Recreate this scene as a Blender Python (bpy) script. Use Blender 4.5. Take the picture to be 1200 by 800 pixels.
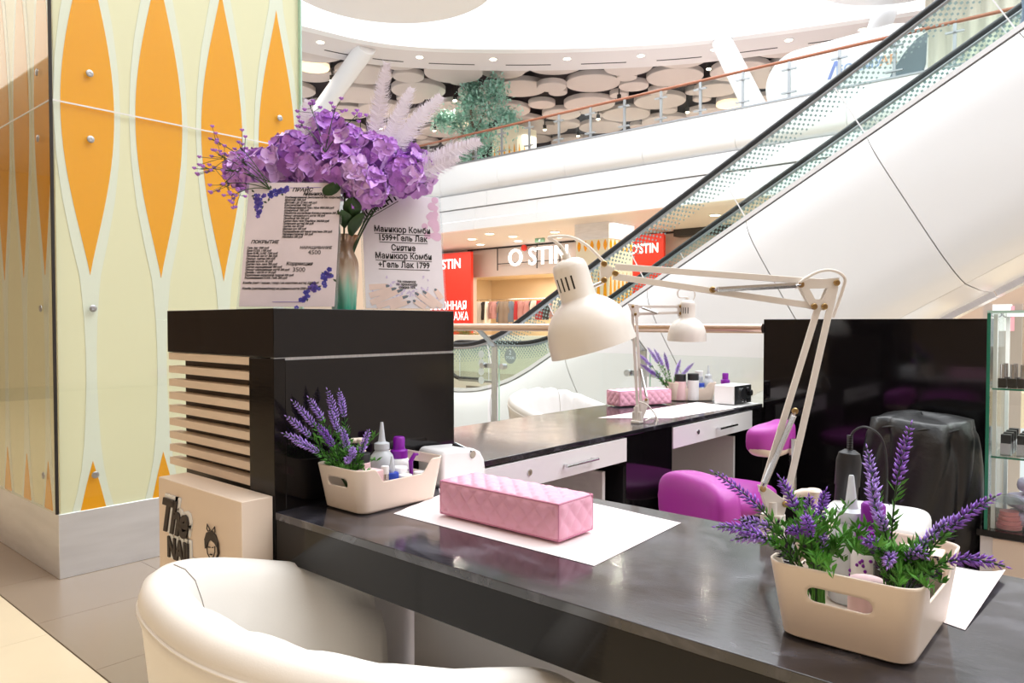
import bpy, math, random
from mathutils import Vector, Matrix
# ---------------------------------------------------------------- clear
for o in list(bpy.data.objects):
    bpy.data.objects.remove(o, do_unlink=True)
S = bpy.context.scene
COL = S.collection
PI = math.pi
R = math.radians
# ---------------------------------------------------------------- camera
cd = bpy.data.cameras.new('camera')
cd.sensor_width = 36.0
cd.lens = 866.0 / 1200 * 36
cd.clip_start = 0.02
cd.clip_end = 200
cam = bpy.data.objects.new('camera', cd)
COL.objects.link(cam)
cam.location = (0, 0, 1.2)
cam.rotation_euler = (R(90 - 1.455), 0, R(40.9 - 90))
S.camera = cam
# ---------------------------------------------------------------- world, daylight, exposure
w = bpy.data.worlds.new('world'); S.world = w
w.use_nodes = True
w.node_tree.nodes['Background'].inputs[0].default_value = (0.93, 0.97, 1.0, 1)
w.node_tree.nodes['Background'].inputs[1].default_value = 0.9
S.view_settings.view_transform = 'Standard'
S.view_settings.look = 'None'
S.view_settings.exposure = 0.16
S.view_settings.gamma = 1.0
S.view_settings.use_curve_mapping = False


def area(name, loc, rot, sx, sy, power, color, spread=PI):
    l = bpy.data.lights.new(name, 'AREA')
    l.shape = 'RECTANGLE'; l.size = sx; l.size_y = sy
    l.energy = power; l.color = color; l.spread = spread
    o = bpy.data.objects.new(name, l); COL.objects.link(o)
    o.location = loc; o.rotation_euler = rot
    return o


# daylight coming down through the glass roof of the atrium
area('skylight', (8.0, 2, 15.5), (0, 0, 0), 15, 32, 6000, (0.96, 0.98, 1.0))
# the lit ceiling of the corridor behind the camera, warm
area('corridor_light', (-3.0, 1.0, 3.95), (0, 0, 0), 4, 14, 85, (1.0, 0.86, 0.70))
area('corridor_light.001', (1.2, 10, 3.95), (0, 0, 0), 3, 8, 130, (1.0, 0.93, 0.84))
area('shop_light', (24.4, 17.5, 3.25), (0, 0, 0), 4.5, 9, 520, (1.0, 0.90, 0.76))
area('shop_light.001', (19.0, 12, 4.1), (0, 0, 0), 1.6, 22, 420, (1.0, 0.88, 0.78))


# ---------------------------------------------------------------- materials
def srgb(h):
    h = h.lstrip('#')
    c = [int(h[i:i + 2], 16) / 255 for i in (0, 2, 4)]
    return tuple((x / 12.92 if x <= 0.04045 else ((x + 0.055) / 1.055) ** 2.4) for x in c) + (1,)


def mat(name, col, rough=0.5, metal=0.0, coat=0.0, emit=0.0, vary=0.0, vscale=8.0, stretch=(1, 1, 1),
        bump=0.0, bscale=60.0, rvary=0.0, spec=0.5, sheen=0.0, alpha=1.0, sss=0.0, transmission=0.0):
    m = bpy.data.materials.new(name); m.use_nodes = True
    nt = m.node_tree; b = nt.nodes['Principled BSDF']
    c = srgb(col)
    b.inputs['Base Color'].default_value = c
    b.inputs['Roughness'].default_value = rough
    b.inputs['Metallic'].default_value = metal
    b.inputs['Coat Weight'].default_value = coat
    b.inputs['Coat Roughness'].default_value = 0.04
    b.inputs['Specular IOR Level'].default_value = spec
    b.inputs['Sheen Weight'].default_value = sheen
    b.inputs['Alpha'].default_value = alpha
    b.inputs['Transmission Weight'].default_value = transmission
    if emit:
        b.inputs['Emission Color'].default_value = c
        b.inputs['Emission Strength'].default_value = emit
    tc = mp = None
    if vary or bump or rvary:
        tc = nt.nodes.new('ShaderNodeTexCoord'); mp = nt.nodes.new('ShaderNodeMapping')
        mp.inputs['Scale'].default_value = stretch
        nt.links.new(tc.outputs['Object'], mp.inputs['Vector'])
    if vary or rvary:
        n = nt.nodes.new('ShaderNodeTexNoise')
        n.inputs['Scale'].default_value = vscale; n.inputs['Detail'].default_value = 5
        nt.links.new(mp.outputs['Vector'], n.inputs['Vector'])
        if vary:
            r = nt.nodes.new('ShaderNodeValToRGB')
            r.color_ramp.elements[0].position = 0.3; r.color_ramp.elements[1].position = 0.7
            r.color_ramp.elements[0].color = tuple(max(0, x * (1 - vary)) for x in c[:3]) + (1,)
            r.color_ramp.elements[1].color = tuple(min(1, x * (1 + vary)) for x in c[:3]) + (1,)
            nt.links.new(n.outputs['Fac'], r.inputs['Fac']); nt.links.new(r.outputs['Color'], b.inputs['Base Color'])
        if rvary:
            q = nt.nodes.new('ShaderNodeMapRange')
            q.inputs['To Min'].default_value = max(0.02, rough - rvary); q.inputs['To Max'].default_value = rough + rvary
            q.inputs['From Min'].default_value = 0.35; q.inputs['From Max'].default_value = 0.65
            nt.links.new(n.outputs['Fac'], q.inputs['Value']); nt.links.new(q.outputs['Result'], b.inputs['Roughness'])
    if bump:
        n2 = nt.nodes.new('ShaderNodeTexNoise')
        n2.inputs['Scale'].default_value = bscale; n2.inputs['Detail'].default_value = 3
        nt.links.new(mp.outputs['Vector'], n2.inputs['Vector'])
        bp = nt.nodes.new('ShaderNodeBump'); bp.inputs['Strength'].default_value = bump
        bp.inputs['Distance'].default_value = 0.01
        nt.links.new(n2.outputs['Fac'], bp.inputs['Height']); nt.links.new(bp.outputs['Normal'], b.inputs['Normal'])
    return m


def glass(name, tint, ior=1.45, rough=0.0, haze=0.0):
    """thin architectural glass: clear transmission plus Fresnel reflection"""
    m = bpy.data.materials.new(name); m.use_nodes = True
    nt = m.node_tree; nt.nodes.remove(nt.nodes['Principled BSDF'])
    out = nt.nodes['Material Output']
    t = nt.nodes.new('ShaderNodeBsdfTransparent'); t.inputs[0].default_value = srgb(tint)
    g = nt.nodes.new('ShaderNodeBsdfGlossy'); g.inputs['Roughness'].default_value = rough
    lw = nt.nodes.new('ShaderNodeLayerWeight'); lw.inputs['Blend'].default_value = 0.5
    pw = nt.nodes.new('ShaderNodeMath'); pw.operation = 'POWER'; pw.inputs[1].default_value = 5
    nt.links.new(lw.outputs['Facing'], pw.inputs[0])
    f0 = ((ior - 1) / (ior + 1)) ** 2
    f = nt.nodes.new('ShaderNodeMath'); f.operation = 'MULTIPLY_ADD'; f.inputs[1].default_value = 0.6 * (1 - f0); f.inputs[2].default_value = f0
    nt.links.new(pw.outputs[0], f.inputs[0])
    x = nt.nodes.new('ShaderNodeMixShader')
    nt.links.new(f.outputs[0], x.inputs[0]); nt.links.new(t.outputs[0], x.inputs[1]); nt.links.new(g.outputs[0], x.inputs[2])
    last = x
    if haze:
        d = nt.nodes.new('ShaderNodeBsdfDiffuse'); d.inputs[0].default_value = srgb(tint)
        y = nt.nodes.new('ShaderNodeMixShader'); y.inputs[0].default_value = haze
        nt.links.new(x.outputs[0], y.inputs[1]); nt.links.new(d.outputs[0], y.inputs[2]); last = y
    nt.links.new(last.outputs[0], out.inputs[0])
    return m


def stone(name, c0, c1, c2, rough):
    """dark laminate with brushed, cloudy grey veins running across the top"""
    m = bpy.data.materials.new(name); m.use_nodes = True
    nt = m.node_tree; b = nt.nodes['Principled BSDF']
    tc = nt.nodes.new('ShaderNodeTexCoord'); mp = nt.nodes.new('ShaderNodeMapping')
    mp.inputs['Scale'].default_value = (1.4, 0.9, 1); mp.inputs['Rotation'].default_value = (0, 0, 0.5)
    nt.links.new(tc.outputs['Object'], mp.inputs[0])
    n = nt.nodes.new('ShaderNodeTexNoise'); n.inputs['Scale'].default_value = 7; n.inputs['Detail'].default_value = 9
    n.inputs['Distortion'].default_value = 1.2
    nt.links.new(mp.outputs[0], n.inputs['Vector'])
    r = nt.nodes.new('ShaderNodeValToRGB')
    r.color_ramp.elements[0].position = 0.40; r.color_ramp.elements[0].color = srgb(c0)
    r.color_ramp.elements[1].position = 0.72; r.color_ramp.elements[1].color = srgb(c2)
    e = r.color_ramp.elements.new(0.55); e.color = srgb(c1)
    nt.links.new(n.outputs['Fac'], r.inputs['Fac']); nt.links.new(r.outputs['Color'], b.inputs['Base Color'])
    b.inputs['Specular IOR Level'].default_value = 0.9
    n2 = nt.nodes.new('ShaderNodeTexNoise'); n2.inputs['Scale'].default_value = 160; n2.inputs['Detail'].default_value = 4
    mp2 = nt.nodes.new('ShaderNodeMapping'); mp2.inputs['Scale'].default_value = (1, 0.25, 1)
    nt.links.new(tc.outputs['Object'], mp2.inputs[0]); nt.links.new(mp2.outputs[0], n2.inputs['Vector'])
    q = nt.nodes.new('ShaderNodeMapRange'); q.inputs['To Min'].default_value = rough * 0.7; q.inputs['To Max'].default_value = rough * 1.6
    nt.links.new(n.outputs['Fac'], q.inputs['Value']); nt.links.new(q.outputs['Result'], b.inputs['Roughness'])
    bp = nt.nodes.new('ShaderNodeBump'); bp.inputs['Strength'].default_value = 0.05; bp.inputs['Distance'].default_value = 0.002
    nt.links.new(n2.outputs['Fac'], bp.inputs['Height']); nt.links.new(bp.outputs['Normal'], b.inputs['Normal'])
    return m


M = dict(
    black=mat('black gloss laminate', '#100e10', 0.07, rvary=0.03, vscale=5, spec=0.35),
    blackface=mat('black wood grain gloss', '#120f0e', 0.12, vary=0.25, vscale=20, stretch=(1, 1, 14), rvary=0.04, spec=0.28),
    darkrecess=mat('dark brown board', '#3a2e26', 0.45),
    top=stone('dark stone worktop', '#1f1e22', '#313036', '#55555d', 0.11),
    white=mat('white lacquer', '#eeedee', 0.32),
    greywhite=mat('white laminate board', '#e2dfe0', 0.4),
    cream=mat('cream plastic', '#efdfcf', 0.32, spec=0.45),
    slat=mat('beige wooden slat', '#e6d4c1', 0.5, vary=0.05, vscale=12, stretch=(1, 1, 6)),
    signbox=mat('pale beige laminate', '#ead8c6', 0.45),
    leather=mat('white leather', '#f1ece4', 0.42, bump=0.03, bscale=220, spec=0.45),
    leatherw=mat('bright white leather', '#e6e4e2', 0.42, bump=0.1, bscale=220),
    purple=mat('orchid vinyl', '#b33fa8', 0.35, spec=0.5, bump=0.05, bscale=300),
    violet=mat('violet plastic', '#8414a0', 0.3),
    pink=mat('pink quilted leatherette', '#efb2cb', 0.40, bump=0.08, bscale=300),
    pinkseam=mat('dusty pink seam', '#cf87a5', 0.5),
    pinkbox=mat('pale pink card', '#f3cfd2', 0.5),
    paper=mat('white tissue paper', '#f4e8e8', 0.85, bump=0.15, bscale=350),
    chrome=mat('chrome', '#d8d8da', 0.12, metal=1),
    steel=mat('brushed steel', '#b9bcc0', 0.34, metal=1, vary=0.12, vscale=10, stretch=(30, 30, 1)),
    alum=mat('brushed aluminium sheet', '#eef2f8', 0.5, metal=1, vary=0.05, vscale=3, stretch=(1, 1, 6)),
    gold=mat('brass screw', '#b79a6a', 0.3, metal=1),
    lamp=mat('cream enamel', '#f0eae3', 0.28, coat=0.2),
    lampin=mat('white enamel inside', '#f2f0f2', 0.5),
    dark=mat('dark slot', '#25201d', 0.6),
    rubber=mat('black rubber', '#1d1e21', 0.45),
    blackcloth=mat('black nylon fabric', '#131315', 0.38, bump=0.35, bscale=25, spec=0.6),
    tile=mat('taupe porcelain tile', '#958473', 0.3, vary=0.02, vscale=2),
    tile2=mat('cream porcelain tile', '#e3d2b4', 0.30, vary=0.03, vscale=3),
    grout=mat('grout', '#8b7f77', 0.8),
    wallwhite=mat('white plaster', '#f2f2f3', 0.5),
    claddingw=mat('white gloss cladding', '#eceaea', 0.18, spec=0.5),
    bandw=mat('white satin fascia panel', '#f3f4f5', 0.35),
    ceilg=mat('taupe ceiling disc', '#cfc4be', 0.65),
    ceilr=mat('pale soffit', '#e2dcdb', 0.6),
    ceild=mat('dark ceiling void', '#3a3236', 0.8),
    warmwall=mat('warm beige wall', '#dcc6b0', 0.6),
    shopwall=mat('beige shop wall', '#e6d2b4', 0.6),
    fascia=mat('grey beige fascia', '#c9bbb2', 0.4),
    red=mat('red banner', '#f03a24', 0.45),
    wood=mat('brown wooden handrail', '#a0654a', 0.35, vary=0.1, vscale=5, stretch=(1, 12, 1)),
    tube=mat('satin handrail steel', '#c4a99a', 0.30, metal=1),
    orange=mat('orange printed film', '#ffae08', 0.25),
    cream2=mat('pale cream printed film', '#f8f3de', 0.25),
    white2=mat('white printed film', '#f4f7f8', 0.25),
    glass=glass('clear glass', '#fafdfb', 1.38),
    gglass=glass('green tinted glass', '#f6fbf9', 1.35),
    cglass=glass('column glass', '#fbfdf8', 1.40),
    gedge=mat('green glass edge', '#1f7a60', 0.2),
    gedge2=mat('pale green glass edge', '#bfe3d6', 0.2),
    acrylic=glass('acrylic', '#f6f8fa', 1.3, haze=0.08),
    dot=mat('grey print dot', '#8fa6a4', 0.6),
    handrail=mat('black handrail rubber', '#232427', 0.4),
    bulb=mat('lit lamp', '#fff0d0', 0.5, emit=6.0),
    bulbw=mat('warm lit disc', '#ffe9c6', 0.5, emit=0.75),
    letter=mat('lit white letter', '#ffffff', 0.5, emit=1.1),
    ink=mat('black ink', '#1d191a', 0.7),
    inkg=mat('brown black ink', '#2e241f', 0.6),
    inkblue=mat('blue violet ink', '#4b46a8', 0.7),
    inklil=mat('violet ink', '#6b55b0', 0.7),
    inkgreen=mat('dark green ink', '#3c4a3a', 0.7),
    sheetp=mat('lilac grey printed sheet', '#d9ccd0', 0.5, vary=0.05, vscale=14),
    sheetw=mat('pale white printed sheet', '#e9e4ea', 0.45, vary=0.03, vscale=9),
    skin=mat('printed skin', '#ecd3c8', 0.6, vary=0.06, vscale=18),
    skinpink=mat('printed pale skin', '#ecd5cd', 0.6),
    lilacprint=mat('printed lilac petals', '#cfc2df', 0.6, vary=0.1, vscale=60),
    pinkprint=mat('printed pink smoke', '#dfb9d2', 0.6, vary=0.06, vscale=20),
    green=mat('leaf green', '#55963a', 0.5, vary=0.35, vscale=30),
    greend=mat('dark leaf green', '#27451f', 0.5, vary=0.3, vscale=30),
    lav=mat('lavender purple', '#ab8ade', 0.55, vary=0.3, vscale=60),
    lavd=mat('deep lavender', '#8c5ac4', 0.55, vary=0.3, vscale=60),
    bud=mat('dark bud', '#3a2a4a', 0.55),
    petal0=mat('orchid petal', '#cf9aea', 0.55, vary=0.18, vscale=40, sheen=0.2),
    petal1=mat('pale orchid petal', '#dfb8f2', 0.55, vary=0.15, vscale=40, sheen=0.2),
    petal2=mat('deep orchid petal', '#b978d8', 0.55, vary=0.18, vscale=40, sheen=0.2),
    feather=mat('pale lilac feather', '#ece6f2', 0.7),
    teal=mat('teal foliage', '#9ed0bd', 0.6, vary=0.3, vscale=3),
    teal2=mat('blue green foliage', '#bfe4d8', 0.6, vary=0.2, vscale=3),
    bark=mat('pale bark', '#8d7b6c', 0.8),
    cleargrey=mat('frosted bottle plastic', '#e6ecf2', 0.25, transmission=0.35),
    blue=mat('blue cap', '#2747b4', 0.35),
    amber=mat('amber liquid', '#d9b36a', 0.2, transmission=0.3),
    silver=mat('silver foil', '#d0ccd0', 0.2, metal=1),
    curtain=mat('cream curtain', '#ebe6d8', 0.8, vary=0.04, vscale=2, stretch=(1, 12, 1)),
    greyfab=mat('slate grey fabric', '#6f7b86', 0.8),
    navy=mat('blue grey clothing', '#7d8da4', 0.8),
    bluep=mat('pale blue print', '#9fb4dc', 0.6),
    bluelogo=mat('blue logo print', '#7d8fd0', 0.6),
    orangep=mat('pale orange print', '#f3b48c', 0.6),
    paleblue=mat('pale blue sticker', '#dff0f6', 0.5),
    grey=mat('grey sticker', '#8f9a98', 0.6),
    lilacbag=mat('lilac plastic', '#d5c3e6', 0.35),
    coral=mat('coral pink plastic', '#f08f96', 0.3),
    greensign=mat('green sign', '#7fae92', 0.5),
    brownleaf=mat('olive fern', '#8a8a4c', 0.6, vary=0.3, vscale=5),
    terracotta=mat('white planter', '#e5e2dd', 0.5),
    skinp=mat('skin', '#d9a98c', 0.55),
    lightbox=mat('lit poster', '#ffffff', 0.5, emit=0.6),
    posterpink=mat('lit pink print', '#f2aebc', 0.5, emit=0.4),
    posterdark=mat('dark poster print', '#6a6378', 0.5),
)


def vase_mat():
    m = bpy.data.materials.new('ombre vase glass'); m.use_nodes = True
    nt = m.node_tree; b = nt.nodes['Principled BSDF']
    tc = nt.nodes.new('ShaderNodeTexCoord'); sp = nt.nodes.new('ShaderNodeSeparateXYZ')
    nt.links.new(tc.outputs['Object'], sp.inputs[0])
    mp = nt.nodes.new('ShaderNodeMapping'); mp.inputs['Scale'].default_value = (60, 60, 5)
    nt.links.new(tc.outputs['Object'], mp.inputs[0])
    n = nt.nodes.new('ShaderNodeTexNoise'); n.inputs['Scale'].default_value = 1; n.inputs['Detail'].default_value = 4
    nt.links.new(mp.outputs[0], n.inputs['Vector'])
    a = nt.nodes.new('ShaderNodeMath'); a.operation = 'MULTIPLY_ADD'; a.inputs[1].default_value = 0.12
    nt.links.new(n.outputs['Fac'], a.inputs[0]); nt.links.new(sp.outputs['Z'], a.inputs[2])
    r = nt.nodes.new('ShaderNodeValToRGB'); e = r.color_ramp.elements
    e[0].position = 0.05; e[0].color = srgb('#2fae92')
    e[1].position = 0.27; e[1].color = srgb('#7d624c')
    x = e.new(0.11); x.color = srgb('#9fdcc4')
    x = e.new(0.155); x.color = srgb('#e0d2c0')
    x = e.new(0.20); x.color = srgb('#a88a70')
    nt.links.new(a.outputs[0], r.inputs[0]); nt.links.new(r.outputs[0], b.inputs['Base Color'])
    b.inputs['Roughness'].default_value = 0.12; b.inputs['Transmission Weight'].default_value = 0.25
    return m


M['vase'] = vase_mat()


# ---------------------------------------------------------------- mesh builder
def V(*a):
    return Vector(a)


def basis(d, up=None):
    d = Vector(d).normalized()
    u = Vector(up) if up is not None else (V(0, 0, 1) if abs(d.z) < 0.95 else V(1, 0, 0))
    s = d.cross(u).normalized()
    return d, s, s.cross(d).normalized()


class G:
    def __init__(self):
        self.v = []; self.f = []; self.mi = []; self.cur = 0

    def add(self, vs, fs):
        b = len(self.v); self.v += [tuple(x) for x in vs]
        for f in fs:
            self.f.append([i + b for i in f]); self.mi.append(self.cur)
        return self

    def box(self, x0, y0, z0, x1, y1, z1):
        if x0 > x1: x0, x1 = x1, x0
        if y0 > y1: y0, y1 = y1, y0
        if z0 > z1: z0, z1 = z1, z0
        return self.add([(x0, y0, z0), (x1, y0, z0), (x1, y1, z0), (x0, y1, z0), (x0, y0, z1), (x1, y0, z1), (x1, y1, z1), (x0, y1, z1)],
                        [(3, 2, 1, 0), (4, 5, 6, 7), (0, 1, 5, 4), (1, 2, 6, 5), (2, 3, 7, 6), (3, 0, 4, 7)])

    def obox(self, c, a, b, d):
        c, a, b, d = map(Vector, (c, a, b, d))
        if a.cross(b).dot(d) < 0: d = -d
        vs = [c - a - b - d, c + a - b - d, c + a + b - d, c - a + b - d, c - a - b + d, c + a - b + d, c + a + b + d, c - a + b + d]
        return self.add(vs, [(3, 2, 1, 0), (4, 5, 6, 7), (0, 1, 5, 4), (1, 2, 6, 5), (2, 3, 7, 6), (3, 0, 4, 7)])

    def bar(self, p0, p1, w, h, up=None):
        p0, p1 = Vector(p0), Vector(p1); d, s, u = basis(p1 - p0, up)
        return self.obox((p0 + p1) / 2, (p1 - p0) / 2, s * w / 2, u * h / 2)

    def ring(self, c, s, u, r, n):
        return [c + s * (r * math.cos(2 * PI * i / n)) + u * (r * math.sin(2 * PI * i / n)) for i in range(n)]

    def cyl(self, p0, p1, r0, r1=None, n=16, caps=True):
        r1 = r0 if r1 is None else r1
        p0, p1 = Vector(p0), Vector(p1); d, s, u = basis(p1 - p0)
        vs = self.ring(p0, s, u, r0, n) + self.ring(p1, s, u, r1, n)
        fs = [((i + 1) % n, i, n + i, n + (i + 1) % n)[::-1] for i in range(n)]
        fs = [(i, (i + 1) % n, n + (i + 1) % n, n + i)[::-1] for i in range(n)]
        if caps: fs += [tuple(range(n)), tuple(range(2 * n - 1, n - 1, -1))]
        return self.add(vs, fs)

    def tube(self, pts, r, n=8, caps=True):
        pts = [Vector(p) for p in pts]; m = len(pts)
        rs = r if isinstance(r, (list, tuple)) else [r] * m
        vs = []; prev = None
        for i, p in enumerate(pts):
            t = (pts[min(i + 1, m - 1)] - pts[max(i - 1, 0)])
            if t.length < 1e-9: t = V(0, 0, 1)
            t.normalize()
            if prev is None:
                _, s, u = basis(t)
            else:
                s = prev - t * prev.dot(t)
                if s.length < 1e-6: _, s, u = basis(t)
                s.normalize(); u = s.cross(t)
            prev = s.copy()
            u = s.cross(t).normalized()
            vs += self.ring(p, s, u, rs[i], n)
        fs = []
        for k in range(m - 1):
            for i in range(n):
                a = k * n + i; b = k * n + (i + 1) % n
                fs.append((a, b, b + n, a + n)[::-1])
        if caps: fs += [tuple(range(n)), tuple(range(m * n - 1, (m - 1) * n - 1, -1))]
        fs = [f[::-1] for f in fs]
        return self.add(vs, fs)

    def lathe(self, prof, o=(0, 0, 0), d=(0, 0, 1), n=24, cap0=True, cap1=True):
        """prof: list of (r, along) from start to end"""
        o = Vector(o); d, s, u = basis(d)
        vs = []
        for r, a in prof: vs += self.ring(o + d * a, s, u, max(r, 1e-5), n)
        fs = []
        for k in range(len(prof) - 1):
            for i in range(n):
                a = k * n + i; b = k * n + (i + 1) % n
                fs.append((a, a + n, b + n, b))
        m = len(prof)
        if cap0: fs.append(tuple(range(n)))
        if cap1: fs.append(tuple(range(m * n - 1, (m - 1) * n - 1, -1)))
        return self.add(vs, fs)

    def prism(self, poly, o, U, Vv, depth):
        """2d polygon (counter-clockwise) in plane o,U,V; thickness depth behind the face along -N"""
        o, U, Vv = Vector(o), Vector(U), Vector(Vv); N = U.cross(Vv).normalized()
        n = len(poly)
        f = [o + U * x + Vv * y for x, y in poly]
        ar = sum(poly[i][0] * poly[(i + 1) % n][1] - poly[(i + 1) % n][0] * poly[i][1] for i in range(n))
        if ar < 0: f = f[::-1]
        b = [p - N * depth for p in f]
        return self.add(f + b, [tuple(range(n)), tuple(range(2 * n - 1, n - 1, -1))] + [(i, n + i, n + (i + 1) % n, (i + 1) % n) for i in range(n)])

    def grid(self, fn, nu, nv, closeu=False):
        vs = [fn(i / (nu if closeu else nu - 1), j / (nv - 1)) for j in range(nv) for i in range(nu)]
        fs = []
        for j in range(nv - 1):
            for i in range(nu if closeu else nu - 1):
                i2 = (i + 1) % nu
                fs.append((j * nu + i, j * nu + i2, (j + 1) * nu + i2, (j + 1) * nu + i))
        return self.add(vs, fs)

    def ell(self, c, r, n=12, m=8):
        c = Vector(c); r = (r, r, r) if not isinstance(r, (tuple, list)) else r
        vs = []; fs = []
        for j in range(m + 1):
            a = -PI / 2 + PI * j / m
            for i in range(n):
                t = 2 * PI * i / n
                vs.append((c.x + r[0] * max(math.cos(a), 1e-3) * math.cos(t), c.y + r[1] * max(math.cos(a), 1e-3) * math.sin(t), c.z + r[2] * math.sin(a)))
        for j in range(m):
            for i in range(n):
                i2 = (i + 1) % n
                fs.append((j * n + i, j * n + i2, (j + 1) * n + i2, (j + 1) * n + i))
        return self.add(vs, fs)

    def superell(self, c, r, e=0.35, n=32, m=18, fn=None):
        def sp(x, p): return math.copysign(abs(x) ** p, x)
        c = Vector(c); vs = []; fs = []
        for j in range(m + 1):
            a = -PI / 2 + PI * j / m
            for i in range(n):
                t = 2 * PI * i / n
                ca = max(sp(math.cos(a), e), 1e-3)
                p = V(r[0] * ca * sp(math.cos(t), e), r[1] * ca * sp(math.sin(t), e), r[2] * sp(math.sin(a), e))
                if fn: p = fn(p)
                vs.append(c + p)
        for j in range(m):
            for i in range(n):
                i2 = (i + 1) % n
                fs.append((j * n + i, j * n + i2, (j + 1) * n + i2, (j + 1) * n + i))
        return self.add(vs, fs)

    def mesh(self, name, mats, sharp=40):
        me = bpy.data.meshes.new(name)
        me.from_pydata([tuple(p) for p in self.v], [], self.f)
        mats = mats if isinstance(mats, (list, tuple)) else [mats]
        for m in mats: me.materials.append(M[m] if isinstance(m, str) else m)
        if len(mats) > 1: me.polygons.foreach_set('material_index', self.mi)
        me.update()
        me.shade_smooth()
        me.set_sharp_from_angle(angle=R(sharp))
        return me

    def build(self, name, mats, parent=None, bevel=0.0, sharp=40, seg=2, **k):
        o = bpy.data.objects.new(name, self.mesh(name, mats, sharp)); COL.objects.link(o)
        if parent: o.parent = parent
        if bevel:
            b = o.modifiers.new('bevel', 'BEVEL'); b.width = bevel; b.segments = seg; b.limit_method = 'ANGLE'; b.angle_limit = R(35)
            b.harden_normals = False
        for a, c in k.items(): o[a] = c
        return o


def inst(name, me, parent=None, loc=None, mtx=None, **k):
    o = bpy.data.objects.new(name, me); COL.objects.link(o)
    if parent: o.parent = parent
    if mtx is not None: o.matrix_local = mtx
    elif loc is not None: o.location = loc
    for a, c in k.items(): o[a] = c
    return o


def tag(o, label, cat, group=None):
    o['label'] = label; o['category'] = cat
    if group: o['group'] = group
    return o


def thing(name, label, cat, loc=(0, 0, 0), rz=0, group=None):
    o = bpy.data.objects.new(name, None); COL.objects.link(o)
    o.empty_display_size = 0.05
    o.location = loc; o.rotation_euler = (0, 0, rz)
    return tag(o, label, cat, group)


def dup(root, loc=None, rz=None, label=None, parent=None):
    c = root.copy(); COL.objects.link(c)
    if parent: c.parent = parent
    for ch in list(root.children): dup(ch, parent=c)
    if loc is not None: c.location = loc
    if rz is not None: c.rotation_euler = (0, 0, rz)
    if label: c['label'] = label
    return c


def struct(o):
    o['kind'] = 'structure'; return o


def text(body, size, m, parent, O, U, Vv, name='lettering', ext=0.0004, bold=0.0, shear=0.0, align='CENTER', space=1.0, sx=1.0, line=1.0, **k):
    c = bpy.data.curves.new('t', 'FONT'); c.body = body; c.size = size; c.extrude = ext; c.offset = bold
    c.shear = shear; c.align_x = align; c.space_character = space; c.space_line = line; c.resolution_u = 3
    o = bpy.data.objects.new('t', c); COL.objects.link(o)
    dg = bpy.context.evaluated_depsgraph_get()
    me = bpy.data.meshes.new_from_object(o.evaluated_get(dg))
    bpy.data.objects.remove(o, do_unlink=True); bpy.data.curves.remove(c)
    O, U, Vv = Vector(O), Vector(U).normalized(), Vector(Vv).normalized(); N = U.cross(Vv)
    me.transform(Matrix(((U.x * sx, Vv.x, N.x, O.x), (U.y * sx, Vv.y, N.y, O.y), (U.z * sx, Vv.z, N.z, O.z), (0, 0, 0, 1))))
    me.materials.clear(); me.materials.append(M[m]); me.name = name
    t = bpy.data.objects.new(name, me); COL.objects.link(t)
    if parent: t.parent = parent
    for a, b in k.items(): t[a] = b
    return t


def bez(p0, p1, p2, n):
    p0, p1, p2 = Vector(p0), Vector(p1), Vector(p2)
    return [p0 * (1 - t) ** 2 + p1 * 2 * t * (1 - t) + p2 * t * t for t in [i / (n - 1) for i in range(n)]]


def smooth(pts, k=6):
    """Catmull-Rom through points"""
    P = [Vector(p) for p in pts]; P = [P[0] * 2 - P[1]] + P + [P[-1] * 2 - P[-2]]; out = []
    for i in range(1, len(P) - 2):
        a, b, c, d = P[i - 1], P[i], P[i + 1], P[i + 2]
        for j in range(k):
            t = j / k
            out.append(0.5 * ((2 * b) + (c - a) * t + (2 * a - 5 * b + 4 * c - d) * t * t + (3 * b - a - 3 * c + d) * t ** 3))
    out.append(P[-2]); return out


XN = (V(0, -1, 0), V(0, 0, 1))   # text plane facing -X
YN = (V(1, 0, 0), V(0, 0, 1))    # text plane facing -Y


# ================================================================ SETTING
fl = struct(G().box(-6, -9, -0.35, 4.15, 16, -0.012).build('floor', 'grout'))
n = 0
tm = {}
def tile(x0, y0, x1, y1, m):
    key = (round(x1 - x0, 3), round(y1 - y0, 3), m)
    if key not in tm:
        tm[key] = G().box(0, 0, -0.012, key[0], key[1], 0).mesh('floor_tile', m)
    inst('floor_tile', tm[key], fl, (x0, y0, 0))
xs = [0.965 + 0.6 * i for i in range(6)]
for i in range(5):
    for j in range(-4, 22):
        x0, x1 = xs[i], min(xs[i + 1], 4.15)
        tile(x0 + .001, j * 0.6 + 0.341, x1 - .001, j * 0.6 + 0.939, 'tile')
for i in range(4):
    for j in range(-3, 13):
        tile(0.962 - 1.2 * (i + 1), j * 1.0 + 0.201, 0.962 - 1.2 * i - .002, j * 1.0 + 1.199, 'tile2')
struct(G().box(4.15, 8.3, -0.35, 15.2, 16, 0).build('floor', 'tile'))
struct(G().box(15.2, -14, -0.6, 44, 32, 0).build('floor', 'tile2'))
struct(G().box(4.15, -14, -5.3, 15.2, 8.3, -5).build('floor', 'tile2'))
struct(G().box(-6.2, -9, -0.35, -6, 16, 4.1).build('wall_back', 'warmwall'))
struct(G().box(-6, -9.2, -0.35, .1, -9, 4.1).build('wall_right', 'warmwall'))
struct(G().box(-6, 16, -0.35, 4.1, 16.2, 4.1).build('wall_left', 'warmwall'))
struct(G().box(-6.2, -9.2, 4.0, 0.0, 16.2, 4.3).box(0.0, 3.75, 4.0, 3.3, 16.2, 4.3).build('ceiling', 'ceilr'))
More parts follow.
